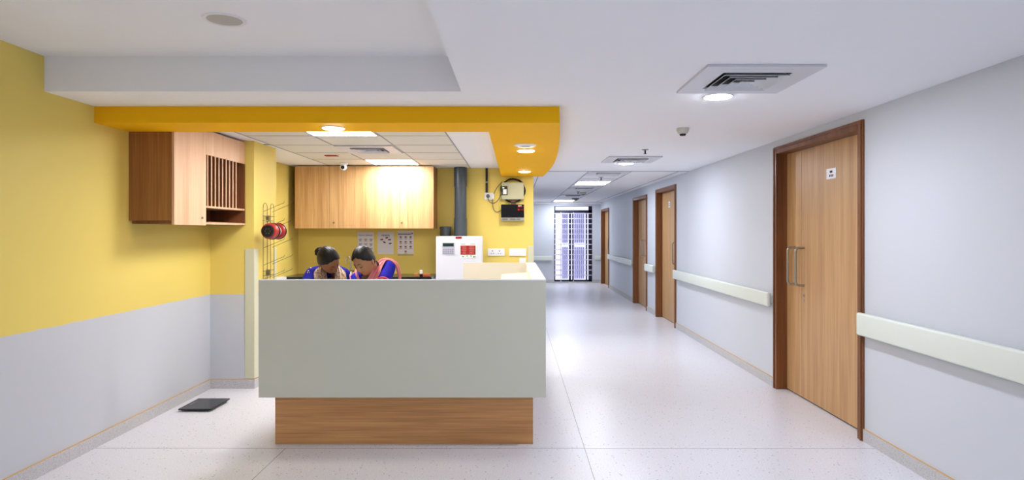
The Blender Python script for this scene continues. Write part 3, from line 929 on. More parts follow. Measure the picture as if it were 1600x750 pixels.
# ------------------------------------------------------------------ wire rack with reel
wr = thing('wire_rack', (PX0, 6.19, 1.0), 'wall mounted wire rack with slanted prongs on the pillar side', 'rack')
WIRE = mat('dull_wire', (112, 104, 74), 0.4, 0.6)
for (ya, yb_) in ((6.045, 6.145), (6.225, 6.315)):
    pts = [(PX0 + 0.02, ya, 0.96), (PX0 + 0.02, ya, 1.74)]
    for k in range(1, 8):
        a = PI * k / 8
        pts.append((PX0 + 0.02, (ya + yb_) / 2 - (yb_ - ya) / 2 * math.cos(a), 1.74 + 0.045 * math.sin(a)))
    pts += [(PX0 + 0.02, yb_, 1.74), (PX0 + 0.02, yb_, 0.96)]
    for k in range(1, 8):
        a = PI * k / 8
        pts.append((PX0 + 0.02, (ya + yb_) / 2 + (yb_ - ya) / 2 * math.cos(a), 0.96 - 0.045 * math.sin(a)))
    obj('loop', MB().tube(pts, 0.0026, 8, closed=True), WIRE, wr, smooth=True)
for z in (1.655, 1.61, 1.11, 1.065):
    obj('cross_wire', MB().cyl((PX0 + 0.02, 6.04, z), (PX0 + 0.02, 6.32, z), 0.0035, 8), WIRE, wr)
for z in (1.632, 1.088):
    obj('mounting_bracket', MB().box(PX0 + 0.0005, PX0 + 0.024, 6.165, 6.205, z - 0.03, z + 0.03), WIRE, wr)
for z in (1.70, 1.53, 1.34, 1.17, 1.03):
    for yy in (6.06, 6.27):
        obj('prong', MB().tube([(PX0 + 0.02, yy, z), (PX0 + 0.22, yy, z + 0.085), (PX0 + 0.225, yy, z + 0.10)], 0.0022, 8), WIRE, wr)

rx_, rz_ = -2.345, 1.505
rl = thing('cable_reel', (rx_, 5.98, rz_ - 0.075), 'red and black spool hanging on the wire rack by the pillar', 'reel')
obj('front_drum', MB().lathe([(0.045, -0.155), (0.066, -0.15), (0.076, -0.13), (0.076, -0.07), (0.066, -0.05), (0.05, -0.045)], (rx_, 5.98, rz_), 'Y', 32), RED, rl, smooth=True)
obj('front_cap', MB().lathe([(0.03, -0.168), (0.056, -0.165), (0.06, -0.152), (0.05, -0.148)], (rx_, 5.98, rz_), 'Y', 32), BLACK, rl, smooth=True)
obj('rim', MB().lathe([(0.068, -0.065), (0.082, -0.06), (0.082, -0.05), (0.068, -0.046)], (rx_, 5.98, rz_), 'Y', 32), BLACK, rl, smooth=True)
obj('hub', MB().lathe([(0.052, -0.046), (0.052, 0.055)], (rx_, 5.98, rz_), 'Y', 32), mat('spool_label', (206, 190, 186), 0.4), rl, smooth=True)
obj('rear_drum', MB().lathe([(0.05, 0.05), (0.068, 0.055), (0.076, 0.07), (0.076, 0.1), (0.06, 0.11)], (rx_, 5.98, rz_), 'Y', 32), RED, rl, smooth=True)
obj('rim', MB().lathe([(0.07, 0.096), (0.082, 0.1), (0.082, 0.11), (0.07, 0.114)], (rx_, 5.98, rz_), 'Y', 32), BLACK, rl, smooth=True)
sp_ = MB()
for k in range(6):
    a = PI * k / 3
    sp_.cyl((rx_ + 0.024 * math.cos(a), 5.98 - 0.172, rz_ + 0.024 * math.sin(a)), (rx_ + 0.024 * math.cos(a), 5.98 - 0.167, rz_ + 0.024 * math.sin(a)), 0.007, 10)
obj('hub_holes', sp_, mat('grey_hole', (60, 60, 62), 0.5), rl)

# ------------------------------------------------------------------ weighing scale
ws = thing('weighing_scale', (-2.67, 5.28, 0), 'flat black glass weighing scale on the floor by the left wall', 'scale')
obj('platform', MB().rbox(-2.805, -2.525, 5.11, 5.44, 0.014, 0.026, 0.004), mat('black_glass', (16, 18, 22), 0.12), ws, smooth=False)
obj('body', MB().rbox(-2.79, -2.54, 5.125, 5.425, 0.006, 0.014, 0.002), BLACK, ws)
for (a, b) in ((-2.775, 5.14), (-2.555, 5.14), (-2.775, 5.41), (-2.555, 5.41)):
    obj('foot', MB().cyl((a, b, 0), (a, b, 0.008), 0.014, 16), mat('pale_rubber', (190, 190, 190), 0.6), ws)
obj('readout', MB().box(-2.775, -2.75, 5.22, 5.33, 0.0262, 0.0266), mat('grey_lcd', (66, 70, 74), 0.3), ws)

# ------------------------------------------------------------------ ceiling fittings
def downlight(x, y, z, dia, label, lit, group='round recessed downlights', warm=False):
    t = thing('downlight', (x, y, z), label, 'downlight', group)
    r = dia / 2
    obj('trim_ring', MB().lathe([(r * 0.86, -0.001), (r * 1.02, -0.008), (r * 1.12, -0.006), (r * 1.16, -0.0005), (r * 0.9, -0.0005)], (x, y, z), 'Z', 40), PLASTIC, t, smooth=True)
    if lit:
        obj('diffuser', MB().lathe([(r, -0.009), (r * 0.9, -0.011), (r * 0.5, -0.012)], (x, y, z), 'Z', 40), DOWNW if warm else DOWNL, t)
    else:
        obj('diffuser', MB().lathe([(r * 0.99, -0.002), (r * 0.97, -0.004), (r * 0.5, -0.005)], (x, y, z), 'Z', 40), mat('frosted_cover', (178, 180, 178), 0.3), t)
    return t
downlight(1.30, 3.94, CZ, 0.165, 'lit downlight beside the nearest air vent in the corridor ceiling', True)
downlight(1.405, 7.79, CZ, 0.175, 'lit downlight beside the second air vent in the corridor ceiling', True)
downlight(1.30, 0.2, CZ, 0.165, 'added fill downlight, out of view in the corridor ceiling near the camera', True)  # unseen lamp, added to brighten the near end of the corridor
downlight(-1.49, 0.2, TZ, 0.185, 'added fill downlight, out of view in the raised ceiling near the camera', True)  # out-of-view fill lamp, added to light the near left side
downlight(-1.32, 4.46, SO, 0.15, 'lit downlight in the front strip of the amber bulkhead', True, warm=True)
downlight(0.101, 5.707, SO, 0.15, 'lit downlight in the amber bulkhead just behind the white disc', True, warm=True)
downlight(0.116, 7.67, SO, 0.14, 'small lit downlight at the rear end of the amber bulkhead', True, warm=True)
downlight(X(351, 3.15), 3.15, TZ, 0.185, 'unlit downlight in the raised part of the ceiling, top left', False)
t = thing('speaker_disc', (0.085, 5.36, SO), 'flat white disc in the amber bulkhead in front of a lit downlight', 'ceiling speaker')
obj('cover', MB().lathe([(0.05, -0.012), (0.085, -0.010), (0.097, -0.004), (0.098, -0.0003)], (0.085, 5.36, SO), 'Z', 40), PLASTIC, t, smooth=True)
obj('grille', MB().lathe([(0.045, -0.0135), (0.02, -0.014)], (0.085, 5.36, SO), 'Z', 30), mat('grey_grille', (180, 180, 184), 0.5), t)

def vent(cx_, cy, s, label, depth=None):
    sy = depth or s
    t = thing('air_vent', (cx_, cy, CZ), label, 'air vent', 'square ceiling air diffusers')
    h, hy = s / 2, sy / 2
    k = 0.60
    fr = MB()
    for (a, b, c_, d_) in ((-h, h, -hy, -hy * k), (-h, h, hy * k, hy), (-h, -h * k, -hy * k, hy * k), (h * k, h, -hy * k, hy * k)):
        fr.box(cx_ + a, cx_ + b, cy + c_, cy + d_, CZ - 0.014, CZ - 0.0005)
    obj('frame_plate', fr, VENTW, t, bevel=0.001)
    obj('dark_throat', MB().box(cx_ - h * k, cx_ + h * k, cy - hy * k, cy + hy * k, CZ - 0.003, CZ - 0.0008), DARK, t)
    for i in range(4):
        q = k * (0.97 - i * 0.25)
        bm_ = MB()
        def ring(f, z): return [bm_.bm.verts.new((cx_ + sx * h * f, cy + sy_ * hy * f, z)) for sx, sy_ in ((-1, -1), (1, -1), (1, 1), (-1, 1))]
        fi = max(q - 0.085, 0.01)
        A = ring(fi, CZ - 0.004); B = ring(q, CZ - 0.026); A2 = ring(fi, CZ - 0.0055); B2 = ring(q - 0.006, CZ - 0.0275)
        for j in range(4):
            n_ = (j + 1) % 4
            bm_.bm.faces.new([A[j], A[n_], B[n_], B[j]]); bm_.bm.faces.new([A2[n_], A2[j], B2[j], B2[n_]])
            bm_.bm.faces.new([A[j], A2[j], A2[n_], A[n_]]); bm_.bm.faces.new([B[n_], B2[n_], B2[j], B[j]])
        obj('louvre_ring', bm_, VENTW, t)
    return t
vent(1.31, 3.50, 0.62, 'large square air vent nearest the camera in the corridor ceiling')
vent(1.385, 7.37, 0.62, 'second square air vent along the corridor ceiling')
vent(1.37, 9.05, 0.58, 'third square air vent, at the start of the tiled corridor ceiling', 0.36)
vent(1.37, 12.2, 0.58, 'air vent just beyond the lit corridor panel')
vent(1.37, 14.6, 0.58, 'farthest air vent in the corridor ceiling before the end panel')
vent(-1.525, 6.46, 0.58, 'square air vent in the tiled ceiling over the nurse station')

def panel(cx_, cy, sx, sy, label, m):
    t = thing('ceiling_light', (cx_, cy, CZ), label, 'ceiling light', 'recessed square light panels')
    fr = MB()
    w = 0.018
    for (a, b, c_, d_) in ((-sx, sx, -sy, -sy + w), (-sx, sx, sy - w, sy), (-sx, -sx + w, -sy + w, sy - w), (sx - w, sx, -sy + w, sy - w)):
        fr.box(cx_ + a, cx_ + b, cy + c_, cy + d_, CZ - 0.008, CZ - 0.0005)
    obj('frame', fr, PLASTIC, t)
    obj('diffuser', MB().box(cx_ - sx + w, cx_ + sx - w, cy - sy + w, cy + sy - w, CZ - 0.0065, CZ - 0.003), m, t)
    return t
panel(-1.525, 5.26, 0.295, 0.29, 'lit square panel in the station ceiling just behind the amber bulkhead', PANELL)
panel(-1.525, 7.66, 0.295, 0.28, 'lit square panel in the station ceiling in front of the oak cabinets', PANELL)
panel(1.37, 10.95, 0.29, 0.42, 'lit panel halfway along the tiled corridor ceiling', PANELL2)
panel(1.37, 17.2, 0.29, 0.4, 'lit panel at the far end of the corridor ceiling', PANELL2)

def detector(x, y, r, label, m=BEIGE):
    t = thing('smoke_detector', (x, y, CZ), label, 'smoke detector')
    obj('housing', MB().lathe([(r, -0.0005), (r, -0.018), (r * 0.8, -0.04), (r * 0.55, -0.048)], (x, y, CZ), 'Z', 28), m, t, smooth=True)
    obj('sensor', MB().lathe([(r * 0.5, -0.047), (r * 0.5, -0.058), (r * 0.4, -0.062)], (x, y, CZ), 'Z', 24), DARK, t, smooth=True)
DET = mat('grey_detector', (196, 198, 188), 0.4)
detector(1.41, 5.17, 0.052, 'smoke detector hanging alone between the first two corridor vents', DET)
detector(1.50, 13.6, 0.075, 'smoke detector in the tiled strip beyond the lit corridor panel', DET)
detector(1.56, 15.9, 0.10, 'wide grey detector near the far end of the corridor ceiling', mat('mid_grey_detector', (120, 122, 120), 0.4))
def sprinkler(x, y, label):
    t = thing('sprinkler', (x, y, CZ), label, 'sprinkler', 'ceiling sprinklers')
    obj('escutcheon', MB().lathe([(0.036, -0.0005), (0.034, -0.006), (0.012, -0.01)], (x, y, CZ), 'Z', 24), STEEL, t, smooth=True)
    obj('nozzle', MB().cyl((x, y, CZ - 0.045), (x, y, CZ - 0.008), 0.008, 12), DARK, t)
    obj('deflector', MB().lathe([(0.02, -0.048), (0.02, -0.045)], (x, y, CZ), 'Z', 16), DARK, t)
sprinkler(1.375, 6.5, 'small sprinkler head in front of the second corridor vent')
sprinkler(1.37, 9.8, 'small sprinkler head between the third vent and the lit corridor panel')
sprinkler(1.36, 13.3, 'farthest small sprinkler head, beside a smoke detector')

dc = thing('security_camera', (X(537, 7.75), 7.75, CZ), 'small white dome camera under the station ceiling by the oak cabinets', 'camera')
dx = X(537, 7.75)
obj('mount', MB().lathe([(0.05, -0.0005), (0.05, -0.02), (0.042, -0.03)], (dx, 7.75, CZ), 'Z', 28), PLASTIC, dc, smooth=True)
obj('housing', MB().ball((dx, 7.745, CZ - 0.055), 0.042, 0.042, 0.042, 24), PLASTIC, dc, smooth=True)
obj('lens', MB().lathe([(0.022, -0.046), (0.022, -0.03)], (dx, 7.745, CZ - 0.062), 'Y', 24), BLACK, dc, smooth=True)
o = obj('call_light', MB().rbox(-2.16, -2.02, 6.95, 7.03, CZ - 0.012, CZ - 0.001, 0.003), mat('brick_red', (170, 62, 34), 0.4)); tag(o, 'small flat red tag on the station ceiling tile', 'ceiling tag')

# ------------------------------------------------------------------ people
SKIN = mat('brown_skin', (134, 86, 60), 0.5, noise_amt=0.08, noise_scale=20)
SKIN2 = mat('light_brown_skin', (158, 112, 82), 0.42, noise_amt=0.08, noise_scale=20)
HAIR = mat('black_hair', (9, 8, 10), 0.42, spec=0.28, noise_amt=0.3, noise_scale=60, bump=0.25)
BLUE = mat('royal_blue_cotton', (24, 22, 122), 0.8, spec=0.15, noise_amt=0.12, noise_scale=30)
BLUE2 = mat('bright_blue_cotton', (28, 24, 150), 0.8, spec=0.15, noise_amt=0.12, noise_scale=30)
NAVYC = mat('navy_cotton', (24, 26, 66), 0.8)
PINK = mat('rose_pink_scarf', (206, 122, 126), 0.8, noise_amt=0.15, noise_scale=25)
LIP = mat('lip', (128, 62, 56), 0.4)
GOLD = mat('gold', (230, 200, 130), 0.25, 0.9)
SHOE = mat('dark_sandal', (40, 30, 26), 0.5)

def scarf_mat():
    m = bpy.data.materials.new('printed_scarf')
    m.use_nodes = True
    nt = m.node_tree; b = nt.nodes['Principled BSDF']; b.inputs['Roughness'].default_value = 0.8
    tc = nt.nodes.new('ShaderNodeTexCoord')
    v = nt.nodes.new('ShaderNodeTexVoronoi'); v.inputs['Scale'].default_value = 75
    nt.links.new(tc.outputs['Object'], v.inputs['Vector'])
    rp = nt.nodes.new('ShaderNodeValToRGB')
    rp.color_ramp.elements[0].position = 0.25; rp.color_ramp.elements[0].color = lin((84, 50, 44))
    rp.color_ramp.elements[1].position = 0.5; rp.color_ramp.elements[1].color = lin((186, 160, 136))
    nt.links.new(v.outputs['Distance'], rp.inputs['Fac'])
    nt.links.new(rp.outputs['Color'], b.inputs['Base Color'])
    return m
SCARF = scarf_mat()

def ss(a, b, x):
    t = max(0.0, min(1.0, (x - a) / (b - a)))
    return t * t * (3 - 2 * t)

def gs(x, c, w): return math.exp(-((x - c) / w) ** 2)

def head_pt(n):
    """unit direction -> head surface; -Y is the face, Z up"""
    x, y, z = n
    px, py, pz = x * 0.070, y * 0.096, z * 0.116
    low = max(0.0, -z)
    px *= 1 - 0.34 * low ** 1.4
    if y > 0: py *= 1 - 0.45 * ss(0.1, 0.9, low)
    else: py *= 1 - 0.05 * low
    fr = ss(0.25, 0.8, -y)
    py -= fr * 0.024 * gs(x, 0, 0.13) * (gs(z, -0.28, 0.13) + 0.5 * gs(z, -0.10, 0.16))   # nose
    py += fr * 0.010 * (gs(x, 0.36, 0.16) + gs(x, -0.36, 0.16)) * gs(z, -0.04, 0.12)      # sockets
    py -= fr * 0.004 * gs(abs(x), 0.3, 0.3) * gs(z, 0.16, 0.10)                            # brow
    py -= fr * 0.006 * gs(x, 0, 0.26) * gs(z, -0.56, 0.10)                                 # mouth
    py -= fr * 0.009 * gs(x, 0, 0.25) * gs(z, -0.86, 0.12)                                 # chin
    py -= fr * 0.004 * (gs(x, 0.45, 0.2) + gs(x, -0.45, 0.2)) * gs(z, -0.32, 0.2)          # cheeks
    return Vector((px, py, pz))

def head_frame(f, roll=0.0):
    f = Vector(f).normalized()
    y = -f
    x = y.cross(Vector((0, 0, 1))).normalized()
    z = x.cross(y).normalized()
    M = Matrix((x, y, z)).transposed()
    return M @ Matrix.Rotation(roll, 3, 'Y')

def add_sphere_map(mb, fn, useg=56, vseg=40):
    g = bmesh.ops.create_uvsphere(mb.bm, u_segments=useg, v_segments=vseg, radius=1)
    for v in g['verts']:
        v.co = fn(v.co.normalized())

def loft(mb, secs, ax, seg=24):
    """secs: (center, half width along ax, half depth)"""
    ax = Vector(ax).normalized(); rings = []
    n = len(secs)
    for i, (c, a, b) in enumerate(secs):
        t = (Vector(secs[min(i + 1, n - 1)][0]) - Vector(secs[max(i - 1, 0)][0])).normalized()
        dpt = t.cross(ax).normalized()
        rings.append([mb.bm.verts.new(Vector(c) + ax * a * math.cos(2 * PI * k / seg) + dpt * b * math.sin(2 * PI * k / seg)) for k in range(seg)])
    for i in range(n - 1):
        for k in range(seg):
            mb.bm.faces.new([rings[i][k], rings[i][(k + 1) % seg], rings[i + 1][(k + 1) % seg], rings[i + 1][k]])
    mb.bm.faces.new(rings[0][::-1]); mb.bm.faces.new(rings[-1])

def cap(mb, pts, rs, seg=16):
    """round-ended tapered limb"""
    mb.tube(pts, rs, seg)
    for p, r in zip(pts, rs): mb.ball(p, r, seg=seg)

def remeshed(name, mb, voxel, m, parent, smooth_it=4, label=None):
    bmesh.ops.recalc_face_normals(mb.bm, faces=mb.bm.faces[:])
    me = bpy.data.meshes.new('tmp'); mb.bm.to_mesh(me); mb.bm.free()
    o = bpy.data.objects.new('tmp', me); C.objects.link(o)
    r = o.modifiers.new('r', 'REMESH'); r.mode = 'VOXEL'; r.voxel_size = voxel
    if smooth_it:
        sm = o.modifiers.new('s', 'SMOOTH'); sm.factor = 0.5; sm.iterations = smooth_it
    dg = bpy.context.evaluated_depsgraph_get()
    out = bpy.data.meshes.new_from_object(o.evaluated_get(dg)); out.name = name
    bpy.data.objects.remove(o); bpy.data.meshes.remove(me)
    out.materials.clear()
    q = link(name, out, m, parent, True, 0.0, label)
    return q

def hand(mb, wrist, d, side):
    """palm down on the desk, fingers a little curled; side=+1 thumb towards +X"""
    d = Vector(d).normalized(); up = Vector((0, 0, 1)); w = Vector(wrist)
    s = d.cross(up).normalized() * 1.0
    if s.x * side < 0: s = -s
    loft(mb, [(w, 0.024, 0.016), (w + d * 0.03, 0.032, 0.015), (w + d * 0.065, 0.038, 0.014), (w + d * 0.082, 0.036, 0.012)], s, 16)
    L = [0.062, 0.072, 0.068, 0.052]
    for i in range(4):
        o = s * (0.028 - 0.0185 * i)
        p0 = w + d * 0.07 + o
        dd = (d + s * (0.10 - 0.07 * i)).normalized()
        p1 = p0 + dd * (0.012 + L[i] * 0.42) + up * 0.008
        p2 = p1 + dd * L[i] * 0.32 - up * 0.008
        p3 = p2 + dd * L[i] * 0.22 - up * 0.012
        cap(mb, [p0, p1, p2, p3], [0.0092, 0.0086, 0.0078, 0.0068], 10)
    t0 = w + d * 0.022 + s * 0.024
    t1 = t0 + d * 0.03 + s * 0.026 - up * 0.002
    t2 = t1 + d * 0.028 + s * 0.006 - up * 0.004
    cap(mb, [t0, t1, t2], [0.013, 0.0105, 0.0082], 10)

def ribbon(name, path, widths, folds, amp, m, parent, width=0.09, label=None):
    """cloth strip through path; widths = direction of its width at each point"""
    P = [Vector(p) for p in path]; Wd = [Vector(w).normalized() for w in widths]
    n = len(P); NS = 10; cols = []
    def cr(a, b, c, d, t):
        return 0.5 * ((2 * b) + (c - a) * t + (2 * a - 5 * b + 4 * c - d) * t * t + (3 * b - a - 3 * c + d) * t ** 3)
    pts = []; wds = []
    for i in range(n - 1):
        for k in range(NS):
            t = k / NS
            pts.append(cr(P[max(i - 1, 0)], P[i], P[i + 1], P[min(i + 2, n - 1)], t))
            wds.append(Wd[i].lerp(Wd[i + 1], t).normalized())
    pts.append(P[-1]); wds.append(Wd[-1])
    mb = MB(); M_ = 28; rows = []
    for i, (p, w) in enumerate(zip(pts, wds)):
        t = (pts[min(i + 1, len(pts) - 1)] - pts[max(i - 1, 0)]).normalized()
        nn = w.cross(t).normalized()
        row = []
        for j in range(M_ + 1):
            u = j / M_ - 0.5
            row.append(mb.bm.verts.new(p + w * u * width + nn * (amp * math.sin(u * folds * 2 * PI + 0.15 * i * 0.3) - 0.02 * (u * 2) ** 2 * (width / 0.1))))
        rows.append(row)
    for i in range(len(rows) - 1):
        for j in range(M_):
            mb.bm.faces.new([rows[i][j], rows[i][j + 1], rows[i + 1][j + 1], rows[i + 1][j]])
    o = obj(name, mb, m, parent, smooth=True, label=label)
    s_ = o.modifiers.new('thickness', 'SOLIDIFY'); s_.thickness = 0.004; s_.offset = 0
    return o

def person(loc, label, H, f, roll, c7, shl, shr, el, er, wl, wr, skin, cloth, bun, stool_label, hem):
    """l = the side at +X in the picture, r = the side at -X"""
    root = thing('person', loc, label, 'person')
    V = Vector
    H = V(H); c7 = V(c7); shl = V(shl); shr = V(shr)
    R = head_frame(f, roll)
    up = R @ V((0, 0, 1)); back = R @ V((0, 1, 0))
    pel = V((loc[0], loc[1], 0.60))
    chest = (shl + shr) / 2 + V((0, 0.02, -0.10))
    ax = (shl - shr).normalized()
    b = MB()
    add_sphere_map(b, lambda n: H + R @ head_pt(n))
    for sx in (-1, 1):
        e = H + R @ V((sx * 0.073, 0.012, -0.012))
        rot = (R @ Matrix.Rotation(sx * 0.35, 3, 'Z'))
        b.ball(e, 0.007, 0.017, 0.030, 14, rot)
        b.ball(H + R @ V((sx * 0.074, 0.008, -0.036)), 0.006, 0.009, 0.010, 10, rot)
    cap(b, [c7 + V((0, 0.0, -0.01)), c7.lerp(H - up * 0.05 + back * 0.03, 0.5), H - up * 0.05 + back * 0.025], [0.056, 0.05, 0.052])
    cap(b, [shl, c7.lerp(shl, 0.4) + V((0, 0, -0.012)), c7 + V((0, 0, -0.03)), c7.lerp(shr, 0.4) + V((0, 0, -0.012)), shr], [0.046, 0.05, 0.058, 0.05, 0.046])
    hw = (shl - shr).length / 2
    body = [(pel + V((0, 0, -0.08)), 0.13, 0.10), (pel, 0.165, 0.115), (pel.lerp(chest, 0.35), 0.135, 0.095), (pel.lerp(chest, 0.7), 0.14, 0.105),
            (chest, hw * 0.95, 0.10), ((shl + shr) / 2 + V((0, 0.01, -0.02)), hw * 0.9, 0.06)]
    loft(b, body, ax)
    limbs = []
    for (s_, e_, w_) in ((shl, V(el), V(wl)), (shr, V(er), V(wr))):
        cap(b, [s_, s_.lerp(e_, 0.5), e_], [0.047, 0.043, 0.036])
        cap(b, [e_, e_.lerp(w_, 0.35), w_], [0.036, 0.035, 0.023])
    hand(b, wl, (-0.25, -1, -0.12), -1)
    hand(b, wr, (0.25, -1, -0.12), 1)
    legs = []
    for sx in (-1, 1):
        hip = pel + V((sx * 0.085, -0.02, -0.015)); kn = V((pel.x + sx * 0.10, pel.y - 0.42, 0.585)); an = V((pel.x + sx * 0.10, pel.y - 0.36, 0.10))
        legs.append((hip, kn, an))
        cap(b, [hip, hip.lerp(kn, 0.5), kn], [0.088, 0.075, 0.056])
        cap(b, [kn, kn.lerp(an, 0.35), an], [0.054, 0.052, 0.034])
        b.ball(an + V((0, -0.05, -0.055)), 0.042, 0.115, 0.032, 14)
    body_o = remeshed('body', b, 0.0046, skin, root, 3)
    # clothes
    k = MB(); g_ = 0.011
    loft(k, [(pel + V((0, -0.02, -0.14)), 0.175, 0.14)] + [(c, a + g_ + 0.004, d + g_ + 0.004) for c, a, d in body[1:]], ax)
    cap(k, [shl, c7.lerp(shl, 0.45) + V((0, 0, -0.018)), c7 + V((0, 0.01, -0.05)), c7.lerp(shr, 0.45) + V((0, 0, -0.018)), shr], [0.058, 0.06, 0.064, 0.06, 0.058])
    for (s_, e_) in ((shl, V(el)), (shr, V(er))):
        cap(k, [s_, s_.lerp(e_, 0.42)], [0.059, 0.058])
    tun = remeshed('tunic', k, 0.007, cloth, root, 5)
    nk = (c7 * 0.5 + H * 0.5) + V((0, -0.03, -0.125)) - V(loc)
    tb_ = bmesh.new(); tb_.from_mesh(tun.data)
    bmesh.ops.delete(tb_, geom=[f_ for f_ in tb_.faces if (f_.calc_center_median() - nk).length < 0.068], context='FACES')
    tb_.to_mesh(tun.data); tb_.free()
    for (s_, e_) in ((shl, V(el)), (shr, V(er))):
        d_ = (e_ - s_).normalized(); q_ = s_.lerp(e_, 0.42) + d_ * 0.028
        obj('sleeve_hem', MB().tube([q_ - d_ * 0.006, q_ + d_ * 0.006], [0.0535, 0.0515], 28), hem, root, smooth=True)
    tr = MB()
    for hip, kn, an in legs:
        cap(tr, [hip, hip.lerp(kn, 0.5), kn], [0.098, 0.09, 0.074])
        cap(tr, [kn, kn.lerp(an, 0.5), an.lerp(kn, 0.06)], [0.074, 0.07, 0.052])
    remeshed('trousers', tr, 0.009, NAVYC, root, 4)
    for hip, kn, an in legs:
        obj('sandal', MB().rbox(an.x - 0.046, an.x + 0.046, an.y - 0.175, an.y + 0.07, 0.0, 0.016, 0.007), SHOE, root)
    # hair
    def hair(n):
        az = abs(math.atan2(n.x, -n.y))
        keys = [(0, 0.60), (0.5, 0.50), (0.95, 0.28), (1.25, 0.12), (1.45, 0.02), (1.75, -0.08), (2.05, -0.42), (2.6, -0.66), (3.2, -0.70)]
        for (a0, z0), (a1, z1) in zip(keys, keys[1:]):
            if a0 <= az <= a1:
                zt = z0 + (z1 - z0) * ss(0, 1, (az - a0) / (a1 - a0)); break
        mk = ss(-0.03, 0.05, n.z - zt)
        p = head_pt(n)
        part = 0.003 * gs(n.x, 0.0, 0.035) * ss(0.0, -0.3, n.y - 0.1) * mk
        vol = 0.0090 + 0.004 * ss(-0.2, 0.8, n.z)
        strand = 0.0006 * math.sin(math.atan2(n.x, n.z + 0.2) * 46)
        return H + R @ (p + n * (vol * mk - part + strand * mk - 0.012 * (1 - mk)))
    h = MB(); add_sphere_map(h, hair, 96, 64)
    ho = obj('hair', h, HAIR, root, smooth=True)
    if bun:
        bc = H + R @ V(bun)
        bm_ = MB()
        def bunf(n):
            sw = 0.0025 * math.sin(math.atan2(n.x, n.z) * 3 + n.y * 9)
            return bc + R @ V((n.x * (0.040 + sw), n.y * 0.030, n.z * (0.042 + sw)))
        add_sphere_map(bm_, bunf, 40, 28)
        obj('hair_bun', bm_, HAIR, ho, smooth=True)
    # face details
    def on(x, z, out=0.002):
        y = -math.sqrt(max(0.0, 1 - x * x - z * z))
        n = V((x, y, z)).normalized(); p = head_pt(n)
        return H + R @ (p + n * out)
    for sx in (-1, 1):
        obj('eyebrow', MB().tube([on(sx * 0.17, 0.155), on(sx * 0.34, 0.20), on(sx * 0.50, 0.15)], [0.0018, 0.0026, 0.0012], 8), HAIR, root, smooth=True)
        obj('eyelid', MB().ball(on(sx * 0.36, -0.03, -0.006), 0.0135, 0.009, 0.0085, 14, R), skin, root, smooth=True)
        obj('eyelashes', MB().tube([on(sx * 0.22, -0.06, 0.002), on(sx * 0.30, -0.09, 0.0045), on(sx * 0.40, -0.09, 0.0045), on(sx * 0.50, -0.05, 0.002)], [0.001, 0.002, 0.002, 0.001], 8), HAIR, root, smooth=True)
    obj('lips', MB().tube([on(-0.2, -0.56, 0.0), on(-0.08, -0.545, 0.002), on(0, -0.55, 0.0022), on(0.08, -0.545, 0.002), on(0.2, -0.56, 0.0)], [0.0015, 0.004, 0.0042, 0.004, 0.0015], 8), LIP, root, smooth=True)
    for sx in (-1, 1):
        obj('earring', MB().ball(H + R @ V((sx * 0.079, 0.006, -0.043)), 0.0045, seg=10), GOLD, root, smooth=True)
    # stool
    st_ = thing('stool', (pel.x, pel.y, 0), stool_label, 'stool')
    obj('seat', MB().lathe([(0.15, 0.0), (0.17, 0.01), (0.17, 0.035), (0.15, 0.05)], (pel.x, pel.y + 0.02, 0.45), 'Z', 36), mat('black_vinyl', (26, 26, 28), 0.4), st_, smooth=True)
    for q in range(4):
        a = PI / 4 + q * PI / 2
        obj('leg', MB().cyl((pel.x + 0.11 * math.cos(a), pel.y + 0.02 + 0.11 * math.sin(a), 0.45), (pel.x + 0.17 * math.cos(a), pel.y + 0.02 + 0.17 * math.sin(a), 0.0), 0.012, 12), STEEL, st_, smooth=True)
    return root, H, R

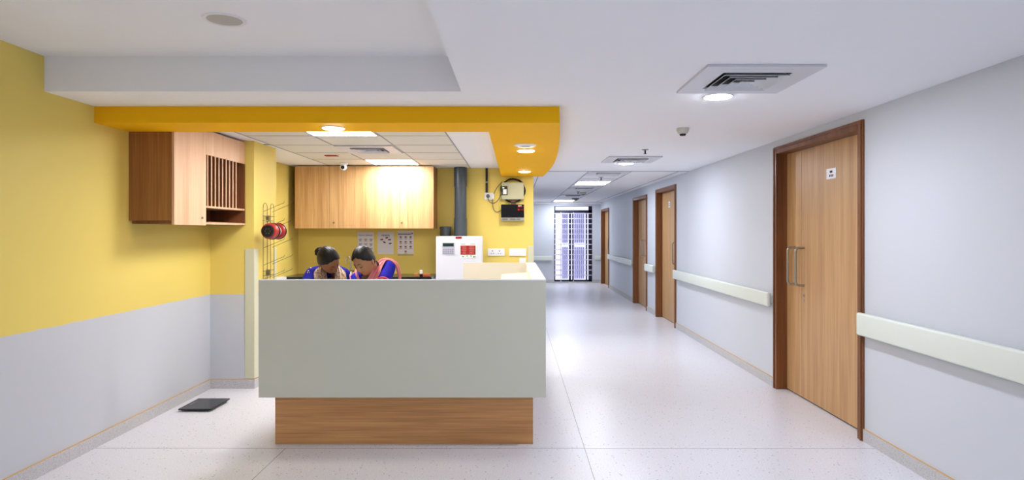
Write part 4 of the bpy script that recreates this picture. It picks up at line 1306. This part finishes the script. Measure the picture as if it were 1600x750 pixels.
pa, Ha, Ra = person((-1.50, 5.10, 0), 'woman in royal blue tunic with hair bun and patterned scarf, leaning right', (-1.468, 4.83, 1.272), (0.72, -0.42, -0.58), -0.46,
    (-1.50, 5.00, 1.222), (-1.395, 4.985, 1.150), (-1.64, 4.97, 1.155), (-1.43, 4.74, 0.90), (-1.70, 4.78, 0.92), (-1.45, 4.55, 0.80), (-1.60, 4.55, 0.80),
    SKIN, BLUE, (0.0, 0.122, 0.0), 'stool under the woman with the hair bun, behind the counter', BLUE)
ribbon('scarf', [(-1.50, 4.785, 1.00), (-1.515, 4.80, 1.10), (-1.545, 4.87, 1.19), (-1.545, 4.97, 1.245), (-1.50, 5.05, 1.262), (-1.455, 4.98, 1.25), (-1.40, 4.88, 1.20), (-1.375, 4.82, 1.11), (-1.37, 4.80, 1.00)],
       [(1, 0, 0), (1, 0, 0), (0.9, 0.35, 0.1), (0.5, 0.6, 0.3), (0, 0.5, 0.7), (-0.5, 0.6, 0.3), (-0.9, 0.35, 0.1), (-1, 0, 0), (-1, 0, 0)], 4, 0.005, SCARF, pa, 0.095, label='beige and brown patterned scarf')
for (x, z) in ((-1.655, 1.185), (-1.66, 1.172), (-1.645, 1.172), (-1.652, 1.16), (-1.638, 1.158), (-1.64, 1.208)):
    obj('embroidery', MB().ball((x, 4.913 + max(0, z - 1.165) * 0.35, z), 0.0055, seg=10), GOLD, pa, smooth=True)

pb, Hb, Rb = person((-1.13, 5.12, 0), 'woman in a bright blue tunic with a pink scarf, head bowed over the desk', (-1.187, 4.83, 1.268), (-0.34, -0.80, -0.44), -0.10,
    (-1.13, 5.01, 1.215), (-1.03, 4.99, 1.207), (-1.27, 4.93, 1.115), (-1.05, 4.71, 1.00), (-1.24, 4.72, 0.90), (-1.06, 4.56, 0.80), (-1.20, 4.54, 0.80),
    SKIN2, BLUE2, (0.0, 0.092, -0.085), 'stool under the woman with the pink scarf, behind the counter', mat('red_trim', (190, 60, 60), 0.7))
ribbon('scarf', [(-1.31, 4.99, 1.165), (-1.275, 4.89, 1.14), (-1.235, 4.86, 1.09), (-1.18, 4.85, 1.06), (-1.12, 4.86, 1.14), (-1.085, 4.93, 1.225), (-1.05, 5.01, 1.262), (-0.985, 5.03, 1.232), (-0.957, 5.03, 1.15), (-0.945, 5.03, 1.0)],
       [(0.5, 0.5, 0.6), (0.5, 0.2, 0.7), (0.3, 0.0, 0.9), (0.0, 0.1, 1), (-0.6, 0.1, 0.7), (-0.7, 0.5, 0.3), (-0.3, 0.9, 0.1), (0, 1, 0.1), (0, 1, 0), (0, 1, 0)], 3, 0.004, PINK, pb, 0.075, label='rose pink scarf')
